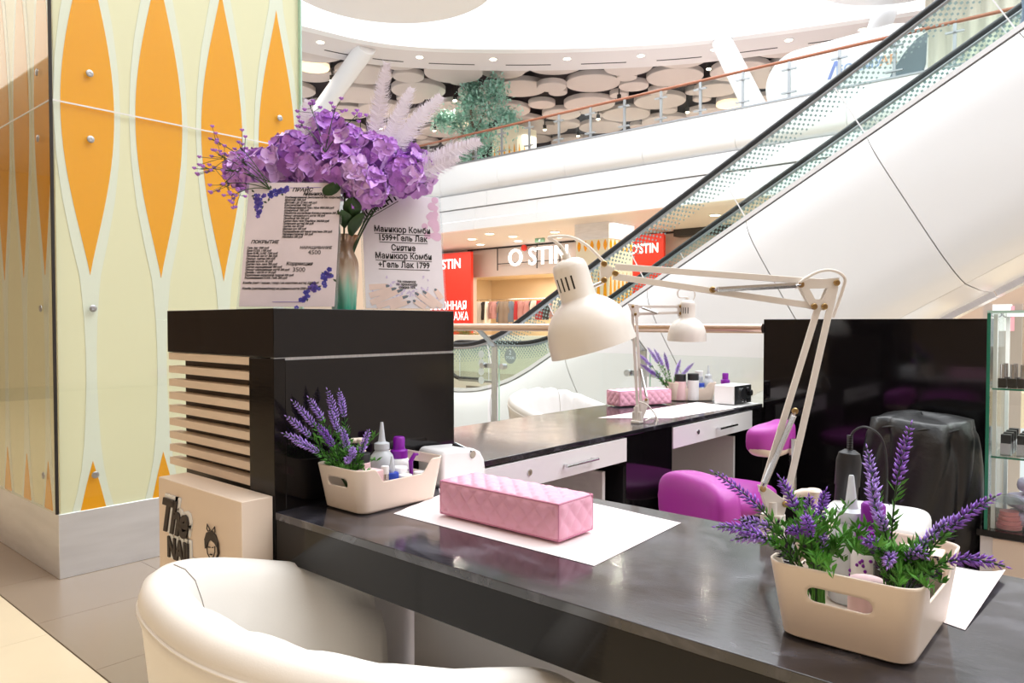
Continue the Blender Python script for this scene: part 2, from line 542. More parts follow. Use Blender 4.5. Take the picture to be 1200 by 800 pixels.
struct(G().box(3.3, 3.75, 4.0, 3.4, 22, 5.2).box(0, 3.65, 4.0, 3.4, 3.75, 5.2).box(0, -9.2, 4.0, .1, 3.65, 5.2).build('trim_1', 'bandw'))
struct(G().box(-6, -14.2, -5, 44, -14, 16).build('wall_right', 'fascia'))
struct(G().box(3.6, 32, -5, 44, 32.2, 16).build('wall_left', 'bandw'))
struct(G().box(4.1, 16.2, -0.3, 15, 16.5, 4.1).build('wall_left', 'warmwall'))

# floor slab of the upper gallery and its stepped white edge at X = 16
struct(G().box(16.35, -14, 4.12, 44, 32, 5.98).build('floor', 'ceilr'))
ed = struct(G().box(16.2, -14, 4.0, 16.36, 32, 5.9).build('trim_2', 'greywhite'))
prof_top = [(16.0, 6.0), (15.98, 5.9), (15.97, 5.45), (15.99, 5.3), (16.04, 5.2), (16.14, 5.14), (16.22, 5.14), (16.22, 6.0)]
def sect(prof, y0, y1):
    g = G(); k = len(prof)
    g.add([(x, y0, z) for x, z in prof] + [(x, y1, z) for x, z in prof],
          [tuple(range(k)), tuple(range(2 * k - 1, k - 1, -1))] + [((i + 1) % k, i, k + i, k + (i + 1) % k) for i in range(k)])
    return g
mt = sect(prof_top, 0, 2.39).mesh('edge_panel', 'bandw')
mm = G().box(16.06, 0, 4.67, 16.2, 2.39, 5.09).mesh('edge_panel', 'bandw')
mb = sect([(16.08, 4.63), (16.08, 4.30), (16.04, 4.27), (16.04, 4.0), (16.2, 4.0), (16.2, 4.63)], 0, 2.39).mesh('edge_panel', 'bandw')
for i in range(-5, 13):
    for q, me in enumerate((mt, mm, mb)):
        inst('edge_panel', me, ed, (0, 2.4 * i + 0.5 * q, 0))
struct(G().box(15.98, -14, 6.0, 16.3, 32, 6.04).build('trim_3', 'steel'))

# bulkhead ring under the roof, its flat soffit, dark void and hung discs
Fk = 7.6 / 7.8
ctl = [(2.5, 17.0), (6.5, 17.6), (10.91, 16.6), (12.66, 16.15), (14.05, 15.3), (15.7, 13.6), (17.14, 11.73), (18.35, 9.77), (19.17, 7.74), (19.82, 5.81),
       (20.35, 4.0), (20.75, 1.2), (20.6, -3), (19.0, -8.5), (16, -13)]
cur = [Vector((p.x, p.y, 0)) for p in smooth([V(x, y, 0) for x, y in ctl], 6)]
CEN = V(9.2, 6.0, 0)
def offs(d): return [p + (p - CEN).normalized() * d for p in cur]
def strip(inner, outer, z0, z1):
    g = G(); k = len(inner)
    vs = [(p.x, p.y, z) for L, z in ((inner, z0), (outer, z0), (outer, z1), (inner, z1)) for p in L]
    fs = []
    for i in range(k - 1):
        for a in range(4):
            b = (a + 1) % 4
            fs.append((a * k + i, a * k + i + 1, b * k + i + 1, b * k + i))
    fs += [(0, k, 2 * k, 3 * k), (k - 1, 4 * k - 1, 3 * k - 1, 2 * k - 1)]
    return g.add(vs, fs)
struct(strip(cur, offs(0.3), 8.8, 15.0).build('trim_4', 'bandw'))
so = struct(strip(offs(0.3), offs(1.75), 8.8, 8.95).build('trim_5', 'ceilr'))
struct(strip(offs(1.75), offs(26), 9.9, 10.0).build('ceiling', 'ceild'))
# two flat discs hung low inside the roof opening
for c, rr in (((10.55, 12.75), 2.45), ((17.3, 3.9), 2.1)):
    g = G().lathe([(rr - .03, 0), (rr, .03), (rr, .3), (rr - .03, .33)], (c[0], c[1], 8.7), (0, 0, 1), 72)
    struct(g.build('trim_6', 'bandw'))
# slots in the soffit
g = G(); mid = offs(1.25); k = len(mid)
for i in range(10, k - 8, 5):
    for j in (i, i + 1, i + 2):
        a, b = mid[j], mid[j + 1]
        g.bar((a.x, a.y, 8.797), (b.x, b.y, 8.797), 0.05, 0.01)
g.build('air_slot', 'dark', so)
dl_ring = G().lathe([(0.1, 0), (0.1, .012), (0.075, .012)], (0, 0, 0), (0, 0, -1), 16).mesh('lamp_ring', 'wallwhite')
dl_bulb = G().lathe([(0.075, 0.004), (0.075, .016)], (0, 0, 0), (0, 0, -1), 14).mesh('bulb', 'bulb')
def downlight(loc, label, group, s=1.0):
    t = thing('downlight', label, 'lamp', loc, 0, group)
    t.scale = (s, s, s)
    inst('lamp_ring', dl_ring, t); inst('bulb', dl_bulb, t)
    return t
soff = offs(0.75)
for i in range(14, len(soff) - 20, 5):
    p = soff[i]; downlight((p.x, p.y, 8.8), 'small round downlight set in the curved soffit of the upper gallery', 'downlights in the curved soffit', 1.3)

# hung discs
rng = random.Random(7)
pl_ = [(math.atan2(p.y - CEN.y, p.x - CEN.x), (p - CEN).length) for p in offs(1.75)]
pl_.sort()
def ringr(a):
    for (a0, r0), (a1, r1) in zip(pl_, pl_[1:]):
        if a0 <= a <= a1: return r0 + (r1 - r0) * (a - a0) / max(1e-6, a1 - a0)
    return 99
dm = {}
for rad in (0.33, 0.5, 0.74, 0.92):
    dm[rad] = G().lathe([(rad - .02, 0), (rad, .02), (rad, .16), (rad - .02, .18)], (0, 0, 0), (0, 0, 1), 36).mesh('ceiling_disc', 'ceilg')
lit = G().lathe([(0.5, 0), (0.52, .02), (0.52, .2)], (0, 0, 0), (0, 0, 1), 36).mesh('ceiling_disc', ['ceilg'])
cl = [o for o in COL.objects if o.name == 'ceiling.001'][0]
hx, hy = math.cos(R(40.9)), math.sin(R(40.9))
def inview(x, y):
    t = x * hx + y * hy; l = x * hy - y * hx
    return 16 < t < 33 and -0.36 * t < l < 0.56 * t
placed = []
for rad, tries in ((0.92, 900), (0.74, 2500), (0.5, 5000), (0.33, 9000)):
    for _ in range(tries):
        x, y = rng.uniform(9, 42), rng.uniform(-4, 36)
        if not inview(x, y): continue
        d = V(x - CEN.x, y - CEN.y, 0); a = math.atan2(d.y, d.x)
        if d.length < ringr(a) + rad * 0.3: continue
        if any((x - q[0]) ** 2 + (y - q[1]) ** 2 < (.95 * (rad + q[2])) ** 2 for q in placed): continue
        if len(placed) >= 298: break
        placed.append((x, y, rad))
nb = 0
gl = []
for x, y, rad in placed:
    d = V(x - CEN.x, y - CEN.y, 0)
    z = 9.05 + rng.choice((0, .08, .16, .26)) + (.05 if rad < .5 else 0)
    if d.length < ringr(math.atan2(d.y, d.x)) + rad + 0.1: z = 9.0
    inst('ceiling_disc', dm[rad], cl, (x, y, z))
    if rad == 0.5 and len(gl) < 9 and rng.random() < 0.3:
        gl.append((x, y, z))
for x, y, z in gl:
    t = tag(G().lathe([(0.48, 0), (0.5, .02), (0.5, .1)], (0, 0, 0), (0, 0, 1), 32).build('ceiling_lamp', 'bulbw'),
            'round warm glowing panel hung below the taupe ceiling discs', 'lamp', 'glowing round panels among the ceiling discs')
    t.location = (x, y, z - 0.11)
# little spotlights hanging in the gaps
sp_can = G().cyl((0, 0, 0), (0, 0, .9), .02, n=8).cyl((0, 0, -.16), (0, 0, 0), .07, n=12).mesh('lamp_can', 'dark')
sp_bulb = G().ell((0, 0, -.17), (.075, .075, .04), 10, 6).mesh('bulb', 'bulb')
cnt = 0
for _ in range(3000):
    x, y = rng.uniform(9, 38), rng.uniform(0, 32)
    if not inview(x, y): continue
    d = V(x - CEN.x, y - CEN.y, 0)
    if d.length < ringr(math.atan2(d.y, d.x)) + .4: continue
    if any((x - q[0]) ** 2 + (y - q[1]) ** 2 < (q[2] + 0.03) ** 2 for q in placed): continue
    placed.append((x, y, 1.0)); cnt += 1
    t = thing('spotlight', 'little black spotlight hanging in a gap between the taupe ceiling discs', 'lamp', (x, y, 9.0), 0, 'spotlights between the ceiling discs')
    inst('lamp_can', sp_can, t); inst('bulb', sp_bulb, t)
    l = bpy.data.lights.new('spot', 'SPOT'); l.energy = 120; l.spot_size = R(165); l.spot_blend = .5; l.color = (1, .9, .8); l.shadow_soft_size = .06
    lo = bpy.data.objects.new('spot', l); COL.objects.link(lo); lo.parent = t; lo.location = (0, 0, -.23)
    if cnt > 34: break
# back wall of the upper gallery with lit shop fronts
wb = struct(G().box(40, -14, 6.0, 40.3, 32, 10).build('wall_front', 'warmwall'))
for i in range(9):
    y = -4 + i * 4
    G().box(39.9, y, 6.1, 40, y + 2.6, 8.3).build('shop_front', ['shopwall', 'fascia', 'ceild'][i % 3], wb)
# white slanting columns
def slant(b, t, label):
    g = G().cyl(b, t, 0.27, 0.27, 28)
    o = g.build('slanted_column', 'wallwhite'); tag(o, label, 'column')
    d = (Vector(t) - Vector(b)).normalized()
    G().lathe([(0.33, 0), (0.33, 0.06), (0.28, 0.08)], Vector(b), d, 28).build('column_collar', 'wallwhite', o)
slant((17.3, 7.10, 5.98), (19.04, 8.98, 8.85), 'white slanting round column behind the gallery glass, left of the white booth')
slant((14.40, 24.28, 5.98), (12.98, 16.55, 8.85), 'white slanting round column behind the flower feathers')
slant((17.6, 5.19, 5.98), (19.81, 5.06, 8.85), 'white slanting round column rising behind the rounded white booth')

# glass railing of the upper gallery
rl = thing('glass_railing', 'glass railing with brown wooden handrail along the curved upper gallery', 'railing', (16.12, 8.0, 6.04))
G().tube([(0, y, 0.83) for y in range(-20, 20, 3)], 0.035, 12).build('handrail', 'wood', rl)
post = G().box(-.02, -.03, 0, .02, .03, .8).box(-.05, -.02, .62, .02, .16, .65).box(-.05, -.16, .62, .02, .02, .65).box(-.05, -.16, .12, .02, .16, .15).mesh('post', 'steel')
pane = G().box(-.012, 0.03, .06, .0, 1.01, .76).mesh('glass_pane', 'glass')
for i in range(-16, 17):
    y = 3.233 + 1.041 * i
    inst('post', post, rl, (0, y, 0)); inst('glass_pane', pane, rl, (-.03, y, 0))

# things up on the gallery
def leafcloud(g, pts, rng, n, size, spread):
    for _ in range(n):
        c = rng.choice(pts); p = Vector(c[:3]) + V(rng.gauss(0, 1), rng.gauss(0, 1), rng.gauss(0, 1)) * c[3] * spread
        d = V(rng.uniform(-1, 1), rng.uniform(-1, 1), rng.uniform(-.5, 1)).normalized()
        _, s, u = basis(d); q = size * rng.uniform(.6, 1.3)
        g.add([p - d * q, p + s * q * .5, p + d * q, p - s * q * .5], [(0, 1, 2, 3)])
tr = thing('gallery_tree', 'tree with loose teal green foliage standing on the upper gallery behind the railing', 'tree', (18, 17.3, 5.98))
G().tube([(0, 0, .4), (.05, .03, 1.2), (.0, .1, 2.0), (.05, .2, 2.9)], [.07, .06, .05, .02], 8).tube([(.02, .05, 1.4), (0, -.6, 2.3), (0, -.9, 2.9)], [.04, .03, .01], 6).tube([(.02, .05, 1.2), (0, .8, 1.9), (0, 1.3, 2.2)], [.04, .03, .01], 6).build('trunk', 'bark', tr)
cl1 = [(0, .1, 3.2, .22), (0, .0, 2.75, .28), (.1, .35, 2.4, .35), (0, -.95, 2.9, .3), (0, -.85, 2.3, .4), (0, .9, 2.1, .3), (0, 1.5, 2.25, .28), (0, 0, 1.6, .5), (0, -.5, 1.2, .5), (0, -1.5, 1.8, .3), (0, .3, .8, .4)]
g = G(); leafcloud(g, cl1, rng, 3800, .075, .62); g.build('foliage', 'teal', tr, kind='stuff')
g = G(); leafcloud(g, cl1, rng, 2600, .07, .68); g.build('foliage', 'teal2', tr, kind='stuff')
G().lathe([(.32, 0), (.4, .4), (.36, .42)], (0, 0, 0), (0, 0, 1), 20).build('planter', 'terracotta', tr)


def lens(cx, z0, z1, hw, n=14):
    L = [(cx - hw * math.sin(PI * i / n) ** 0.85, z0 + (z1 - z0) * i / n) for i in range(n + 1)]
    return L + [(2 * cx - x, z) for x, z in L[-2:0:-1]]
def patterned_box(name, label, x0, y0, z0, x1, y1, z1, pitch, ranges):
    t = thing(name, label, 'column', ((x0 + x1) / 2, (y0 + y1) / 2, z0))
    ox, oy = (x0 + x1) / 2, (y0 + y1) / 2
    G().box(x0 - ox, y0 - oy, 0, x1 - ox, y1 - oy, z1 - z0).build('core', 'cream2', t)
    for a, b in ranges:
        ny = int((y1 - y0) / pitch)
        for i in range(ny):
            G().prism([(-x, z) for x, z in lens(y1 - oy - (i + .5) * (y1 - y0) / ny, a - z0, b - z0, pitch * .3)], (x0 - ox - .01, 0, 0), (0, -1, 0), (0, 0, 1), .008).build('orange_oval', 'orange', t)
        nx = int((x1 - x0) / pitch)
        for i in range(nx):
            G().prism(lens(x0 - ox + (i + .5) * (x1 - x0) / nx, a - z0, b - z0, pitch * .3), (0, y0 - oy - .01, 0), (1, 0, 0), (0, 0, 1), .008).build('orange_oval', 'orange', t)
    return t
pc = patterned_box('patterned_column', 'cream column with thin orange ovals on the upper gallery behind the tree', 22, 18.8, 5.98, 23.2, 20.1, 8.9, .26, [(6.1, 8.2)])
pc = patterned_box('patterned_column', 'cream column with orange ovals and a grey top beside the clothes shop', 18, 11.9, 0, 19.3, 13.06, 4.12, .2, [(.9, 2.7), (3.3, 3.62)])
G().box(-.68, -.61, 3.64, .68, .61, 4.12).build('grey_head', 'alum', pc)

# white rounded booth, grey panel and curtains on the gallery
kb = thing('white_booth', 'white rounded booth with a blue chevron and orange letters behind the upper railing', 'booth', (17.0, 5.1, 5.98))
pts = []
for i in range(13):
    a = PI / 2 * i / 12
    pts.append((.87 + .75 * math.cos(a), .48 + .75 * math.sin(a)))
outl = [(1.50, 0.0), (1.60, .3)] + [(x, z) for x, z in pts] + [(-1.0, 1.3), (-1.5, 1.2), (-1.5, 0)]
G().prism([(-y, z) for y, z in outl], (-.5, 0, 0), (0, -1, 0), (0, 0, 1), .85).build('shell', 'wallwhite', kb, bevel=.06, seg=3)
G().prism([(0, 0), (.07, 0), (.17, .26), (.27, 0), (.34, 0), (.2, .36), (.14, .36)], (-.505, .25, .42), (0, -1, 0), (0, 0, 1), .004).build('logo', 'bluelogo', kb)
text('ЕСАМУ', .26, 'bluep', kb, (-.505, -.38, .48), *XN, name='lettering', bold=.006)
text('АЕ', .26, 'orangep', kb, (-.505, -.95, .48), *XN, name='lettering', bold=.006)
bo = thing('curved_screen', 'dark slate panel with one curved edge, behind escalator glass on the gallery', 'panel', (16.45, 3.745, 6.02))
G().prism([(-.45, 0), (.2, 0), (.28, .3), (.3, .9), (.12, .82), (-.1, .6), (-.3, .3)], (0, 0, 0), (0, -1, 0), (0, 0, 1), .06).build('panel_face', 'greyfab', bo, bevel=.01)
cu = thing('curtain', 'tall cream pleated curtain at the right end of the gallery', 'curtain', (18.4, 2.4, 5.98))
G().grid(lambda u, v: V(.05 * math.sin(u * 90), 1.5 - 4.5 * u, .05 + 2.5 * v), 181, 2).build('curtain_cloth', 'curtain', cu)
G().cyl((0, 1.6, 2.56), (0, -3.1, 2.56), .02).build('curtain_rod', 'steel', cu)

# ================================================================ GROUND LEVEL ACROSS THE ATRIUM
sh = thing('clothes_shop', 'beige shop front with lit white O\'STIN letters across the atrium', 'shop', (21.3, 17.5, 0))
G().box(0, -8.5, 3.0, .3, 3.2, 4.12).build('sign_fascia', 'fascia', sh)
G().box(-.02, -8.5, 4.06, .0, 3.3, 4.12).build('shadow_line', 'dark', sh)
G().box(6.0, -8.5, 0, 6.2, 7.7, 4.1).build('back_wall', 'shopwall', sh)
G().box(0, 7.5, 0, 6, 7.7, 4.1).build('side_wall', 'shopwall', sh)
G().box(0, 3.0, 0, .2, 7.7, 4.1).build('front_wall', 'fascia', sh)
G().box(.3, -8.5, 3.3, 6, 7.6, 3.4).build('shop_ceiling', 'shopwall', sh)
for i in range(5):
    G().box(5.9, 1.8 - 2.2 * i, 0, 5.99, 1.82 - 2.2 * i, 3.3).build('wall_joint', 'warmwall', sh)
g = G()
for y in (1.55, -.4, -1.45):
    g.bar((-.16, y, 4.1), (-.16, y, 3.2), .03, .03)
g.bar((-.16, 1.55, 3.45), (-.16, -1.5, 3.45), .03, .03)
g.build('sign_frame', 'dark', sh)
text('O STIN', .90, 'letter', sh, (-.2, .98, 3.34), *XN, name='lettering', ext=.03, bold=.008, align='LEFT', space=1.0)
G().cyl((-.22, .20, 3.98), (-.14, .20, 3.98), .115, n=18).build('red_dot', 'red', sh, label='red round dot used as apostrophe')
def garment_mesh(m, L, wd, sl):
    g = G()
    g.grid(lambda u, v: V((.07 + .02 * math.sin(9 * v)) * math.cos(2 * PI * u) * (1 if v < .95 else .3), wd * (1 - .3 * v * v) * math.sin(2 * PI * u), -L * (1 - v)), 12, 6, True)
    if sl:
        for s in (-1, 1): g.tube([(0, s * wd * .7, -.05), (0, s * wd * 1.15, -.3), (0, s * wd * 1.2, -.5)], [.05, .045, .04], 6)
    return g.mesh('garment', m)
gm = []
for h, L, wd, sl in (('#c9c4bd', .95, .2, 1), ('#3c3a3f', .8, .2, 1), ('#e5e0d8', 1.0, .2, 0), ('#b98a8a', .75, .18, 1), ('#6f7f94', .9, .2, 1), ('#a32f35', .8, .2, 0), ('#8d8278', 1.05, .21, 1)):
    gm.append(garment_mesh(mat('garment cloth ' + h, h, .85), L, wd, sl))
rk = thing('clothes_rack', 'long chrome clothes rack inside the shop', 'rack', (23.8, 19.5, 0))
g = G().cyl((0, 4.0, 2.2), (0, -4.4, 2.2), .018, n=8)
g.build('rail', 'chrome', rk)
for y in (4.0, 1.2, -1.6, -4.4):
    G().cyl((0, y, 0), (0, y, 2.22), .018, n=8).cyl((-.25, y, .02), (.25, y, .02), .02, n=8).build('upright', 'chrome', rk)
hk = G().tube([(0, 0, .0), (0, 0, .06), (.0, .02, .08)], .005, 5).mesh('hook', 'chrome')
y = 23.35; gi = 0
ORD = 'first second third fourth fifth sixth seventh eighth ninth tenth eleventh twelfth thirteenth fourteenth fifteenth sixteenth seventeenth eighteenth nineteenth twentieth'.split()
def ordinal(i): return ORD[i] if i < 20 else ('twenty-' if i < 29 else 'thirty-' if i > 29 else '') + ('thirtieth' if i == 29 else ORD[(i - 20) % 10])
GC = ['light grey', 'charcoal', 'off-white', 'dusty pink', 'slate blue', 'dark red', 'taupe']
while y > 15.25:
    gk = rng.randrange(7)
    t = tag(inst('garment', gm[gk], None, (23.8 + rng.uniform(-.03, .03), y, 2.12)), GC[gk] + ' garment on the shop rack, ' + ordinal(gi) + ' from its left end', 'clothing', 'garments on the shop rack')
    t.rotation_euler = (0, 0, rng.uniform(-.5, .5) + 1.2 * (rng.random() < .5))
    inst('hook', hk, t)
    y -= rng.uniform(.16, .36); gi += 1

bn = thing('red_banner', 'tall red sale banner left of the shop, beside the price boards', 'banner', (20.6, 21.3, 0))
G().box(0, -1.36, .1, .12, 1.4, 3.95).build('banner_face', 'red', bn)
text("O'STIN", .52, 'letter', bn, (-.01, -.02, 3.35), *XN, name='lettering', bold=.012)
text('СЕЗОННАЯ', .46, 'letter', bn, (-.01, -.05, 1.72), *XN, name='lettering', bold=.006, sx=.86)
text('РАСПРОДАЖА', .46, 'letter', bn, (-.01, .05, 1.30), *XN, name='lettering', bold=.002, sx=.76)
G().box(-.05, -1.38, 0, .2, 1.42, .1).build('banner_foot', 'dark', bn)
bn = thing('red_banner', 'red banner right of the patterned column, behind the escalator glass', 'banner', (20.6, 12.1, 0))
G().box(0, -.52, .1, .12, .75, 4.0).build('banner_face', 'red', bn)
text("O'STIN", .42, 'letter', bn, (-.01, .17, 3.42), *XN, name='lettering', bold=.01, sx=.8)
G().box(-.05, -.54, 0, .2, .77, .1).build('banner_foot', 'dark', bn)
struct(G().box(21.3, 2, 0, 21.5, 9.0, 4.12).build('wall_front', 'fascia'))
struct(G().box(20.9, 3, 3.9, 21.3, 11.4, 4.12).build('trim_7', 'dark'))
fp = thing('potted_fern', 'olive potted fern standing before the red sale banner', 'plant', (19, 18.7, 0))
G().lathe([(.22, 0), (.3, .5), (.27, .52)], (0, 0, 0), (0, 0, 1), 20).build('planter', 'terracotta', fp)
g = G()
for i in range(46):
    a = rng.uniform(0, 2 * PI); L = rng.uniform(.35, .75); h = rng.uniform(.25, .75)
    p = bez((0, 0, .5), (math.cos(a) * L * .4, math.sin(a) * L * .4, .65 + h), (math.cos(a) * L, math.sin(a) * L, .6 + h * .6), 7)
    for j in range(1, 6):
        d = (p[j + 1] - p[j - 1]).normalized(); _, s, u = basis(d)
        for q in (-1, 1):
            e = p[j] + s * q * .12 + d * .05
            g.add([p[j], p[j] + d * .03, e], [(0, 1, 2)])
    g.tube(p, .008, 4)
g.build('fronds', 'brownleaf', fp, kind='stuff')
ex = thing('exit_sign', 'small green exit sign hanging under the ceiling by the shop sign', 'sign', (20, 16.05, 3.98))
G().box(-.03, -.2, 0, .03, .2, .14).build('sign_face', 'greensign', ex)
G().prism([(-.05, .02), (.05, .02), (.02, .07), (.1, .11), (-.02, .12)], (-.032, 0, 0), (0, -1, 0), (0, 0, 1), .003).build('pictogram', 'white', ex)
for p in ((18.58, 17.94), (17.85, 16.43), (20.05, 18.92), (18.91, 16.34), (20.06, 17.09), (18.87, 14.53), (20.1, 15.3), (18.75, 8.98)):
    downlight((p[0], p[1], 4.12), 'round downlight under the gallery in front of the clothes shop', 'downlights under the gallery', 1.8)
po = thing('poster_stand', 'lit poster of a face in glasses seen just above the display case', 'poster', (10.72, 1.38, -5))
G().box(-.03, -.2, 0, .03, .2, 6.43).build('stand_frame', 'fascia', po)
G().box(-.034, -.10, 6.1, -.03, .10, 6.42).build('poster_print', 'lightbox', po)
G().box(-.036, -.125, 6.1, -.032, -.085, 6.40).build('poster_print', 'posterpink', po)
g = G()
for s in (-1, 1):
    g.tube([(-.038, s * .055 + .05 * math.cos(a * PI / 8), 6.30 + .035 * math.sin(a * PI / 8)) for a in range(17)], .006, 5)
g.build('glasses_print', 'posterdark', po)

# ================================================================ ESCALATOR
# side view path (y, z) of the deck edge: 30 degrees, levelling out at the landing
C30, S30 = math.cos(R(30)), math.sin(R(30))
def deck_path(off):
    """points (y, z, ny, nz) along the deck from top to landing, raised by off along the upward normal"""
    y1, z1 = 7.27, .16
    Rr = 3.0; T = Rr * math.tan(R(15))
    out = []
    for i in range(21):
        s = 11.6 * (1 - i / 20)
        out.append((y1 - C30 * (T + s), z1 + S30 * (T + s), S30, C30))
    for i in range(1, 11):
        a = R(30) * (1 - i / 10)
        cy, cz = y1 + T, z1 + Rr
        out.append((cy - Rr * math.sin(a), cz - Rr * math.cos(a), math.sin(a), math.cos(a)))
    for i in range(1, 4):
        out.append((y1 + T + .45 * i, z1, 0, 1))
    return [(y + off * a, z + off * b, a, b) for y, z, a, b in out]
PATH = deck_path(0)
def at_s(s):
    """interpolate along path length"""
    for p, q in zip(PATH, PATH[1:]):
        L = math.hypot(q[0] - p[0], q[1] - p[1])
        if s <= L: t = s / L; return tuple(a + (b - a) * t for a, b in zip(p, q))
        s -= L
    return PATH[-1]
TOT = sum(math.hypot(q[0] - p[0], q[1] - p[1]) for p, q in zip(PATH, PATH[1:]))
es = thing('escalator', 'white clad escalator with glass balustrades rising to the right across the atrium', 'escalator', (8.7, 3, -1))
EO = V(8.7, 3, -1)
def E3(x, y, z): return V(x, y, z) - EO
SECT = [(8.05, 0), (7.97, .04), (7.90, .12), (7.845, .22), (7.81, .34), (7.79, .5), (7.78, .75), (7.78, 1.25), (7.80, 1.45), (7.86, 1.6), (7.95, 1.70), (8.05, 1.75)]
UND = [(8.05, 1.752), (8.7, 1.80), (9.3, 1.80)]
UND2 = [(9.34, 1.86), (9.62, 1.86), (9.66, 1.7)]
def sweep(sec, s0, s1, n):
    pts = [at_s(s0 + (s1 - s0) * i / n) for i in range(n + 1)]
    k = len(sec); g = G()
    vs = [E3(x, y - d * a, z - d * b) for y, z, a, b in pts for x, d in sec]
    fs = [(j * k + i, (j + 1) * k + i, (j + 1) * k + i + 1, j * k + i + 1) for j in range(n) for i in range(k - 1)]
    return g.add(vs, fs)
# joints at 1.45 m spacing; the joint nearest the camera's right is at y = 1.82
y0s = 0
s_ref = None
acc = 0
for p, q in zip(PATH, PATH[1:]):
    L = math.hypot(q[0] - p[0], q[1] - p[1])
    if p[0] <= 2.21 <= q[0]: s_ref = acc + L * (2.21 - p[0]) / (q[0] - p[0]); break
    acc += L
s0 = s_ref % 1.45 - 1.45
while s0 < TOT:
    a, b = max(0, s0 + .004), min(TOT, s0 + 1.446)
    if b - a > .05:
        for sec in (SECT, UND, UND2):
            sweep(sec, a, b, 6 if a > 10 else 2).build('cladding_panel', 'claddingw', es)
    s0 += 1.45
sweep([(8.0, .03), (7.85, .3), (7.83, 1.2), (7.95, 1.65), (8.3, 1.73), (9.5, 1.73), (9.6, .1)], 0, TOT, 40).build('truss', 'fascia', es)
sweep([(8.06, .0), (8.06, -.035), (7.985, -.035), (7.985, .012)], 0, TOT, 40).build('deck_trim', 'claddingw', es)
sweep([(9.6, .0), (9.6, -.035), (9.40, -.035), (9.40, .0)], 0, TOT, 40).build('deck_trim', 'steel', es)
for x in (8.04, 9.45):
    # glass in panels
    s0 = s_ref % 1.45 - 1.45
    while s0 < TOT:
        a, b = max(0, s0 + .004), min(TOT, s0 + 1.446)
        if b - a > .05:
            n = 5 if a > 10 else 1
            g = sweep([(x - .006, -.02), (x - .006, -.67), (x + .006, -.67), (x + .006, -.02)], a, b, n)
            g.build('glass_panel', 'gglass', es)
            if a > 3:
                p = at_s(b + .004)
                G().bar(E3(x - .008, p[0] + .02 * p[2], p[1] + .02 * p[3]), E3(x - .008, p[0] + .67 * p[2], p[1] + .67 * p[3]), .008, .012).build('panel_joint', 'white', es)
        s0 += 1.45
    h = deck_path(.70)
    hp = [E3(x, a, b) for a, b, _, _ in h]
    # newel: the handrail turns down at the landing
    ly, lz = h[-1][0], h[-1][1]
    hp += [E3(x, ly + .33 * math.sin(t), lz - .33 * (1 - math.cos(t))) for t in [PI * i / 10 for i in range(1, 11)]]
    hp += [E3(x, ly - .5, lz - .66)]
    g = G().tube(hp, .036, 10); g.build('handrail', 'handrail', es)
    G().tube([E3(x, a, b) for a, b, _, _ in deck_path(.655)], .022, 8).build('handrail_profile', 'steel', es)
    # rounded glass end
    g = G(); ctr = E3(x, ly, lz - .33)
    vs = [ctr] + [E3(x, ly + .32 * math.sin(PI * i / 14), lz - .33 + .32 * math.cos(PI * i / 14)) for i in range(15)]
    g.add(vs, [(0, i, i + 1) for i in range(1, 15)])
    g.build('glass_end', 'gglass', es)
    # printed band of square dots below the handrail
    g = G(); xx = x - .0075
    s = 3.0; row = 0
    while s < TOT:
        p = at_s(s)
        for r_ in range(6):
            if (r_ + row) % 2: continue
            o = .62 - .034 * r_; q = .0155 - .0012 * r_
            cy, cz = p[0] + o * p[2], p[1] + o * p[3]
            ty, tz = p[3], -p[2]
            g.add([E3(xx, cy - q * ty - q * p[2], cz - q * tz - q * p[3]), E3(xx, cy - q * ty + q * p[2], cz - q * tz + q * p[3]),
                   E3(xx, cy + q * ty + q * p[2], cz + q * tz + q * p[3]), E3(xx, cy + q * ty - q * p[2], cz + q * tz - q * p[3])], [(0, 1, 2, 3)])
        row += 1; s += .036
    g.build('dot_print', 'dot', es, kind='stuff')
# the steps
sm = G().box(-.52, -.2, -.04, .52, .2, 0).box(-.52, .17, -.2, .52, .2, -.04).mesh('step', 'steel')
s = 0
for i in range(32):
    p = at_s(.4 * i + .3)
    if p[0] > 7.2: break
    inst('step', sm, es, E3(8.73, p[0], p[1] - .06))
G().box(8.2 - EO.x, 7.3 - EO.y, .02 - EO.z, 9.25 - EO.x, 9.4 - EO.y, .04 - EO.z).build('landing_plate', 'steel', es)
# floor number on the balustrade glass
fn = thing('floor_sticker', 'round grey sticker reading 2 ЭТАЖ on the escalator glass', 'sign', (8.018, 6.98, .72))
G().prism([(.11 * math.cos(2 * PI * i / 28), .11 * math.sin(2 * PI * i / 28)) for i in range(28)], (0, 0, 0), (0, -1, 0), (0, 0, 1), .002).build('disc', 'grey', fn)
text('2', .09, 'paleblue', fn, (-.001, 0, .02), *XN); text('ЭТАЖ', .055, 'paleblue', fn, (-.001, 0, -.045), *XN)
# pale yellow wall behind the escalator landing
struct(G().box(13.0, 8.6, 0, 13.2, 15, .9).build('trim_8', 'cream2'))
